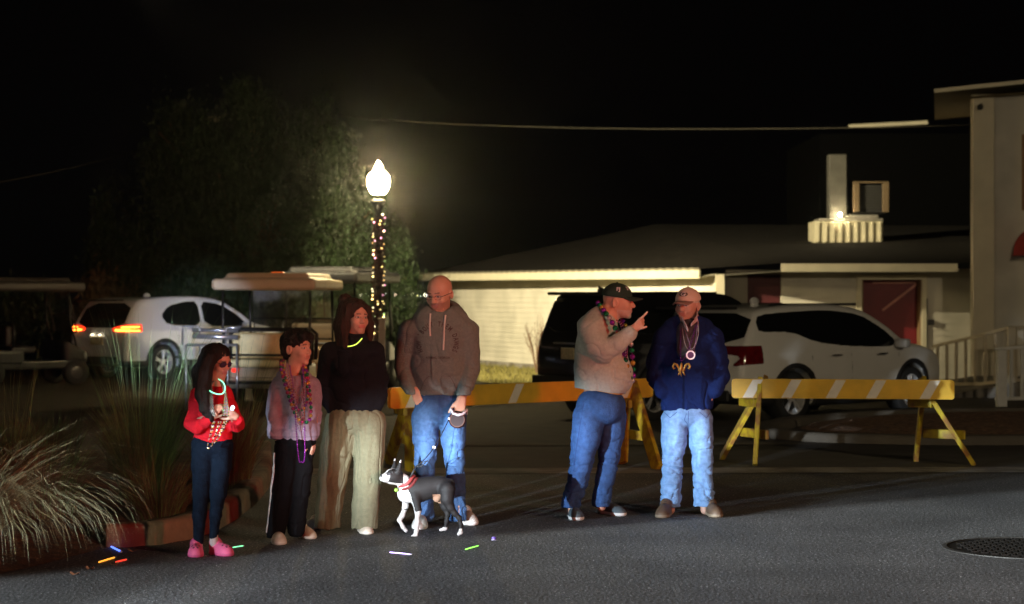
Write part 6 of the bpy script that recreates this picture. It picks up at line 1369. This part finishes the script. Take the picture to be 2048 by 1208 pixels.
# ---- man in the blue jacket ----------------------------------------------------
def jacket_man():
    p = Per(15.1, 1375, 'man in light cap, dark blue jacket and pale jeans, hands in his pockets')
    R = frame((-.52, -.85, -.03)); hc = np.array(p.j(1375, 611)[:3]); s = 1.05
    add_head(p.S, hc, R, s, .98, 1.15)
    p.body([(1373, 850, 0, 42), (1373, 790, 0, 42), (1374, 720, 0, 46), (1376, 665, 0, 38), (1378, 645, 0, 19), (1378, 625, .02, 16)],
           [[(1325, 672, .02, 17), (1306, 735, .05, 13), (1325, 780, -.04, 9)], [(1425, 672, .02, 17), (1444, 735, .05, 13), (1424, 785, -.04, 9)]],
           [[(1350, 850, 0, 26), (1346, 920, 0, 18), (1341, 1020, 0, 11)], [(1398, 850, 0, 26), (1403, 920, 0, 18), (1410, 1020, 0, 11)]], .65)
    add_hand(p.S, p.j(1326, 780, -.05)[:3], (.5, -.1, -.85), (-.4, -.9, 0), -1, .95); add_hand(p.S, p.j(1423, 785, -.05)[:3], (-.5, -.1, -.85), (.4, -.9, 0), 1, .95)
    p.fin(lambda V, c: head_paint(V, c, hc, R, s, beard=(.4, .3, .26), stub=.2, brow=(.4, .34, .3), hair=(.5, .45, .4), hairz=.02), col=(.47, .26, .19))
    S = SDF(.0055); nb = (.007, .018, .085)
    S.chain(p.ch([(1373, 805, 0, 53), (1374, 760, 0, 55), (1375, 710, 0, 54), (1376, 670, 0, 44)]), .03, .62)
    S.ell(p.j(1375, 674)[:3], (.21, .12, .08), k=.05); S.seg(p.j(1345, 655)[:3], p.j(1408, 655)[:3], .06, .06, .05)
    S.chain(p.ch([(1330, 678, .0, 26), (1317, 725, .04, 22), (1315, 755, .02, 20), (1323, 780, -.05, 16)]), .018)
    S.chain(p.ch([(1421, 678, .0, 26), (1436, 725, .04, 22), (1441, 752, .02, 20), (1428, 780, -.05, 16)]), .018)
    S.plane(p.j(1375, 819)[:3], (.04, 0, -1)); S.ell(p.j(1377, 640, -.05)[:3], (.062, .09, .08), k=.01, op='s')
    S.seg(p.j(1373, 650, -.17)[:3], p.j(1364, 700, -.215)[:3], .035, .008, .006, op='s')
    def jp(V, c):
        c = c * (1 + .2 * (vnoise(V * 14, 3) - .5))[:, None]; c[(np.abs(V[:, 0] - p.j(1364, 0)[0]) < .006) & (V[:, 1] < p.Y) & (V[:, 2] < p.j(0, 700)[2])] *= .5; return c
    ja = p.cloth('jacket', S, KNIT, .011, (7, 7, 7), 61, paint=jp, base=nb)
    S = SDF(.005); S.chain(p.ch([(1375, 670, -.02, 36), (1377, 650, -.01, 22)]), .03, .75); S.chain(p.ch([(1368, 700, -.13, 18), (1374, 660, -.10, 22)]), .03, .8)
    o = p.cloth('shirt', S, mat('check_shirt', (.035, .03, .035), .8, var=.2), .003)
    for a, b, c in (((1362, 640, -.105), (1366, 652, -.17), (1372, 662, -.2)), ((1395, 628, -.03), (1391, 642, -.13), (1378, 652, -.185))):
        m = MB(); P = [Vector(p.j(*q)[:3]) for q in (a, b, c)]; up = Vector((0, -.01, .034))
        m.add([P[0], P[1], P[2], P[2] + up * .55, P[1] + up, P[0] + up * .9], [(0, 1, 4, 5), (1, 2, 3, 4)]); mo = m.build('collar', mat('check_collar', (.42, .3, .3), .8, var=.5, vs=120), o)
        mod = mo.modifiers.new('s', 'SOLIDIFY'); mod.thickness = .005
    S = SDF(.0055)
    S.ell(p.j(1374, 825)[:3], (.175, .125, .12), k=.05)
    S.chain(p.ch([(1350, 840, 0, 28), (1348, 880, .0, 25), (1345, 920, .0, 21), (1343, 965, .01, 20), (1341, 1008, .01, 20)]), .012)
    S.chain(p.ch([(1399, 840, 0, 27), (1402, 880, .0, 24), (1405, 920, .0, 20), (1406, 965, .01, 19), (1409, 1008, .01, 21)]), .012)
    S.plane(p.j(1375, 1013)[:3], (0, 0, -1)); S.plane(p.j(1375, 800)[:3], (0, 0, 1))
    kz = p.j(0, 920)[2]
    je = p.cloth('jeans', S, DENIM, .009, (8, 8, 12), 71, wfun=lambda V: .5 + .9 * np.exp(-((V[:, 2] - kz) / .16) ** 2) + 1.2 * np.exp(-((V[:, 2] - .16) / .12) ** 2), bands=((kz, .12, .005), (.17, .11, .008), (p.j(0, 850)[2], .07, .003)), paint=denim_paint((.14, .26, .46), fade=[(p.j(1348, 870, -.1)[:3], (.06, .1, .2), .5), (p.j(1402, 870, -.1)[:3], (.06, .1, .2), .5)]))
    stitch(p, je, [[(1374, 820), (1374, 850)], [(1328, 824), (1338, 834), (1352, 822)], [(1420, 824), (1410, 834), (1396, 822)], [(1370, 825), (1366, 838), (1374, 848)]], (1374, 840))
    for hx, hy, tx, ty in ((1345, 1022, 1322, 1037), (1402, 1020, 1436, 1036)):
        a, b = gnd(hx, hy), gnd(tx, ty); a = b + (a - b) / np.linalg.norm(a - b) * .29; p.shoe(a, b, .105, .10, (.10, .06, .035), (.2, .15, .1), 'shoe', .024, tz=.3)
    o, q = cap(p, hc, R, s, (.62, .50, .40), (.22, .13, .10), 'baseball_cap')
    ov = [(.033 * math.cos(t), .019 * math.sin(t)) for t in np.linspace(0, 2 * PI, 20, endpoint=False)]
    cap_logo(o, q, R, -.12, .083, '', 1, mat('black_print', (.012, .012, .012), .7), V=np.array(ov + [(0, 0)]), F=[(i, (i + 1) % 20, 20) for i in range(20)])
    V, F = text_mesh('G', .046, .0008); V[:, 1] -= .015; V[:, 0] *= 1.15
    n_ = R @ np.array([math.sin(-.12), math.cos(-.12), .25]); n_ /= np.linalg.norm(n_); u = np.cross((0, 0, 1), n_); u /= np.linalg.norm(u)
    if u[0] < 0: u = -u
    w = np.cross(n_, u); w = w if w[2] > 0 else -w
    mkobj('logo', on_surface(o, V, q(math.sin(-.12) * .07, math.cos(-.12) * .08, .083), u, w, n_, .004), F, mat('white_print', (.7, .68, .7), .7), o)
    S = SDF(.005); S.ell(q(0, -.03, -.005), np.array((.083, .08, .055)) * s, R, .01); S.ell(q(0, .06, -.03), np.array((.1, .085, .09)) * s, R, .01, 's')
    for sg in (-1, 1): S.ell(q(sg * .088, .0, -.01), np.array((.02, .03, .04)) * s, R, .004, 's')
    S.plane(q(0, 0, .035), R @ np.array((0, 0, 1.))); p.cloth('hair', S, mat('grey_hair', (.42, .36, .32), .6, bump=.5, bs=120), .006, (60, 60, 20), 5)
    p.beads([p.j(1361, 648, -.12), p.j(1362, 670, -.2), p.j(1366, 690, -.24), p.j(1374, 698, -.25), p.j(1385, 688, -.24), p.j(1392, 665, -.2), p.j(1395, 640, -.06)], .003, [BS])
    p.beads([p.j(1363, 650, -.14), p.j(1372, 680, -.24), p.j(1377, 700, -.255), p.j(1384, 690, -.245), p.j(1389, 660, -.2), p.j(1393, 636, -.08)], .003, [BS, BP])
    p.beads([p.j(1359, 652, -.12), p.j(1356, 690, -.24), p.j(1356, 718, -.27), p.j(1364, 712, -.26), p.j(1378, 680, -.24), p.j(1390, 645, -.12)], .0045, [BP, BK])
    c = p.j(1375, 708, -.265); b = MB(); b.lathe([(.024, -.003), (.034, -.004), (.034, .004), (.024, .003), (.024, -.003)], 28, c[:3], 'y'); md = b.build('medallion', mat('white_plastic', (.75, .68, .72), .4), p.root, smooth=False)
    b = MB(); b.lathe([(0, -.001), (.025, -.001), (.025, .002), (0, .002)], 24, c[:3], 'y'); b.build('disc', mat('purple_disc', (.06, .03, .09), .4, var=.4, vs=90), md)
    fl = MB(); c = p.j(1357, 736, -.262); kk = p.k
    def leaf(pts, r): fl.tube([(c[0] + x * kk, c[1] - .004, c[2] - y * kk) for x, y in pts], r, 8)
    leaf([(0, 14), (-3, 5), (-1, -3), (0, -10), (0, -13)], [.003, .010, .013, .008, .002])
    for sg in (-1, 1):
        leaf([(sg * 3, 8), (sg * 5, -1), (sg * 9, -9), (sg * 14, -11), (sg * 17, -6), (sg * 15, -1), (sg * 12, -3)], [.004, .007, .010, .010, .009, .008, .004]); leaf([(sg * 2, 3), (sg * 5, 9), (sg * 7, 12)], [.006, .006, .003])
    leaf([(-7, 2), (0, 1), (7, 2)], .006)
    f = fl.build('lily_pendant', mat('gold_plastic', (.30, .17, .03), .4, .4), p.root, smooth=True); f['label'] = 'gold fleur-de-lis pendant'
jacket_man()

# ================================================================ dog and leash
def dog():
    k = 13.8 / FPX; root = thing('dog', gnd(862, 1070), 'black and white short-haired dog with upright ears on a leash, one forepaw raised', 'dog')
    S = SDF(.0038); Y = 13.8
    def j(zx, zy, d=0., r=0.):       # traced in an enlargement, 5.49 px per photo px
        px, py = 740 + zx / 5.49, 880 + zy / 5.49; return ((px - 1024) * k, Y + d, CAMH - (py - HOR) * k, r / 5.49 * k)
    def ch(pts, kk=.015, fy=1.): S.chain([j(*p) for p in pts], kk, fy)
    ch([(390, 600, 0, 88), (470, 560, 0, 118), (560, 545, 0, 118), (660, 520, 0, 105), (760, 500, 0, 88), (845, 510, 0, 88)], .03, .82)
    ch([(400, 560, 0, 80), (395, 480, 0, 66), (350, 440, -.01, 62), (300, 400, -.02, 62)], .03, .95)      # neck
    hc = np.array(j(262, 395, -.03)[:3]); R = frame((-.86, -.42, .16))
    def L(x, y, z): return hc + R @ np.array([x, y, z])
    S.ell(L(0, 0, .0), (.058, .062, .056), R, .02); S.ell(L(0, .03, -.012), (.046, .045, .036), R, .02)
    S.ell(L(0, .066, -.016), (.034, .03, .025), R, .015); S.ell(L(0, .06, -.034), (.026, .03, .014), R, .01)
    S.seg(L(-.03, .084, -.026), L(.03, .084, -.026), .0022, .0022, .003, op='s')
    S.ell(L(0, .094, -.002), (.013, .008, .009), R, .004)
    for sg in (-1, 1):
        S.ell(L(sg * .034, .042, .012), (.013, .013, .013), R, .002); S.seg(L(sg * .016, .04, .03), L(sg * .04, .03, .03), .008, .008, .01)
        S.ell(L(sg * .022, .07, -.026), (.018, .022, .018), R, .01)
        a, b = L(sg * .04, -.01, .04), L(sg * .052, -.012, .118)
        S.seg(a, b, .024, .004, .012); S.seg(a + R @ np.array([0, .017, .01]), b + R @ np.array([0, .010, -.02]), .011, .003, .006, op='s')
    # near foreleg (planted), raised foreleg, hind legs
    ch([(500, 620, -.045, 62), (530, 760, -.05, 34), (522, 900, -.05, 23), (515, 985, -.05, 20), (505, 1030, -.05, 22)], .02); ch([(505, 1035, -.05, 24), (470, 1052, -.055, 20)], .012)
    ch([(390, 640, .05, 50), (385, 740, .05, 30), (350, 840, .045, 24), (318, 885, .04, 22)], .02); ch([(318, 885, .04, 23), (360, 960, .03, 20), (392, 1000, .03, 22)], .012)
    ch([(850, 540, -.045, 90), (850, 640, -.05, 68), (885, 730, -.05, 42), (935, 800, -.05, 28), (985, 850, -.05, 23), (1000, 920, -.05, 19), (998, 1000, -.05, 20)], .02); ch([(998, 1008, -.05, 22), (975, 1022, -.055, 18)], .012)
    ch([(800, 560, .05, 80), (795, 660, .05, 56), (815, 740, .05, 36), (850, 820, .05, 25), (838, 900, .05, 20), (825, 975, .05, 20)], .02); ch([(825, 980, .05, 22), (775, 994, .045, 18)], .012)
    ch([(895, 450, 0, 26), (912, 475, 0, 18), (915, 500, 0, 10)], .01)
    S.ell(j(735, 640, 0)[:3], (.026, .025, .028), k=.02)
    V, F = S.mesh(); blk = np.array((.014, .012, .012)); wh = np.array((.50, .47, .45))
    zx = (V[:, 0] / k + 1024 - 740) * 5.49; zy = ((CAMH - V[:, 2]) / k + HOR - 880) * 5.49
    w = (vnoise(V * 60, 3) - .5) * 34; white = np.zeros(len(V), bool)
    q = (V - hc) @ R; hd = (np.linalg.norm(q, axis=1) < .115) & (zx < 370) & (zy < 470)
    body = ~hd
    white |= body & (zx + w < 400 + (zy - 520) * .28) & (zy > 340) & (zy < 760) & (zx < 470)          # bib
    white |= body & (zy > 560) & (zy < 790) & (zx < 500 + w) & (V[:, 1] < Y) & (zx > 380) & (zx < 440 + (zy - 560) * .3)
    white |= body & (zy > 775 + w) & (zx < 600); white |= body & (zy > 965 + w * .3)
    white |= body & (zx < 425) & (zy < 560)
    blaze = (np.abs(q[:, 0]) < .012 + .0 * q[:, 1]) & (q[:, 1] > -.01)
    muz = (q[:, 1] > .048) & (q[:, 2] < .012)
    white |= hd & (blaze | muz | (q[:, 2] < -.042))
    eye = hd & (((np.abs(q[:, 0]) - .036) ** 2 + (q[:, 2] - .012) ** 2) < .011 ** 2) & (q[:, 1] > .04)
    nose = hd & (q[:, 1] > .092) & (q[:, 2] > -.016)
    cols = np.where(white[:, None], wh, blk); cols[(zy > 590) & (zy < 700) & (zx > 690) & (zx < 775)] = (.30, .17, .11)
    lv = hd & (q[:, 2] > .05); 
    cols[eye] = (.05, .045, .05); cols[nose] = (.01, .01, .01)
    cols *= (1 + .2 * (vnoise(V * 80, 5) - .5))[:, None]
    mkobj('body', V, F, mat('dog_fur', rough=.62, spec=.3, attr=True, var=.1, bump=.3, bs=260, stretch=(1, 1, 1)), root, smooth=True, cols=cols)
    cc = np.array(j(405, 455, -.005)[:3]); ax = np.array(j(330, 400, -.01)[:3]) - np.array(j(420, 520, 0)[:3]); ax /= np.linalg.norm(ax); u = np.cross(ax, (0, 1, 0)); u /= np.linalg.norm(u); v = np.cross(ax, u)
    for (off, r, h, nm, m_) in ((0, .060, .013, 'collar', mat('red_collar', (.22, .03, .03), .6)), (-.028, .068, .011, 'bandana', mat('dark_red_cloth', (.12, .012, .012), .85, bump=.4, bs=60))):
        b = MB(); b.tube([cc + ax * off + u * (r * 1.02 * math.cos(t)) + v * (r * .86 * math.sin(t)) + ax * .006 * math.sin(3 * t) for t in np.linspace(0, 2 * PI, 25)], h, 8); b.build(nm, m_, root, smooth=True)
    b = MB(); b.ball(j(292, 542, -.05)[:3], .014, sc=(1, .5, 1)); b.build('tag', mat('green_tag', (.16, .30, .03), .5), root, smooth=True)
    lr = thing('leash', (*HM.j(915, 838, -.2)[:2], 0), 'retractable dog leash with dark round case and white grip in the bald man\'s hand', 'leash')
    p = HM; c = p.j(916, 836, -.185); b = MB(); b.lathe([(0, -.022), (.050, -.022), (.060, -.014), (.062, 0), (.060, .014), (.050, .022), (0, .022)], 32, c[:3], 'y'); b.build('case', mat('dark_case', (.025, .006, .006), .45), lr)
    b = MB(); b.tube([p.j(903, 822, -.19), p.j(904, 814, -.205), p.j(908, 823, -.235), p.j(918, 826, -.24), p.j(928, 824, -.23), p.j(935, 816, -.2), p.j(934, 826, -.18)], [.008, .009, .009, .01, .01, .009, .007], 8); b.build('grip', mat('white_plastic', (.75, .68, .72), .4), lr, smooth=True)
    b = MB(); b.lathe([(.046, -.0235), (.053, -.0235), (.053, -.021), (.046, -.021)], 28, c[:3], 'y'); b.build('rim', mat('dark_rim', (.12, .06, .05), .3), lr)
    A = Vector(p.j(900, 834, -.2)[:3]); B = Vector(j(505, 285, -.06)[:3])
    b = MB(); pts = [A.lerp(B, t) + Vector((0, 0, -.05 * math.sin(PI * t))) for t in np.linspace(0, 1, 12)]; b.tube(pts, .0032, 6); b.build('cord', mat('black_cord', (.01, .01, .01), .7), lr, smooth=True)
    b = MB(); b.box(pts[5], (.022, .012, .018), bev=.003); b.ball(A, .010); b.build('slider', mat('white_clip', (.8, .78, .75), .4), lr)
    E_ = Vector(j(445, 400, -.06)[:3]); b = MB(); b.tube([B, B.lerp(E_, .5) + Vector((0, 0, -.005)), E_], .0065, 6); b.tube([B, Vector(j(560, 245, -.07)[:3]), Vector(j(640, 215, -.07)[:3]), Vector(j(560, 285, -.07)[:3]), B], .004, 6)
    b.build('strap', mat('black_strap', (.012, .012, .012), .6), lr, smooth=True)
dog()
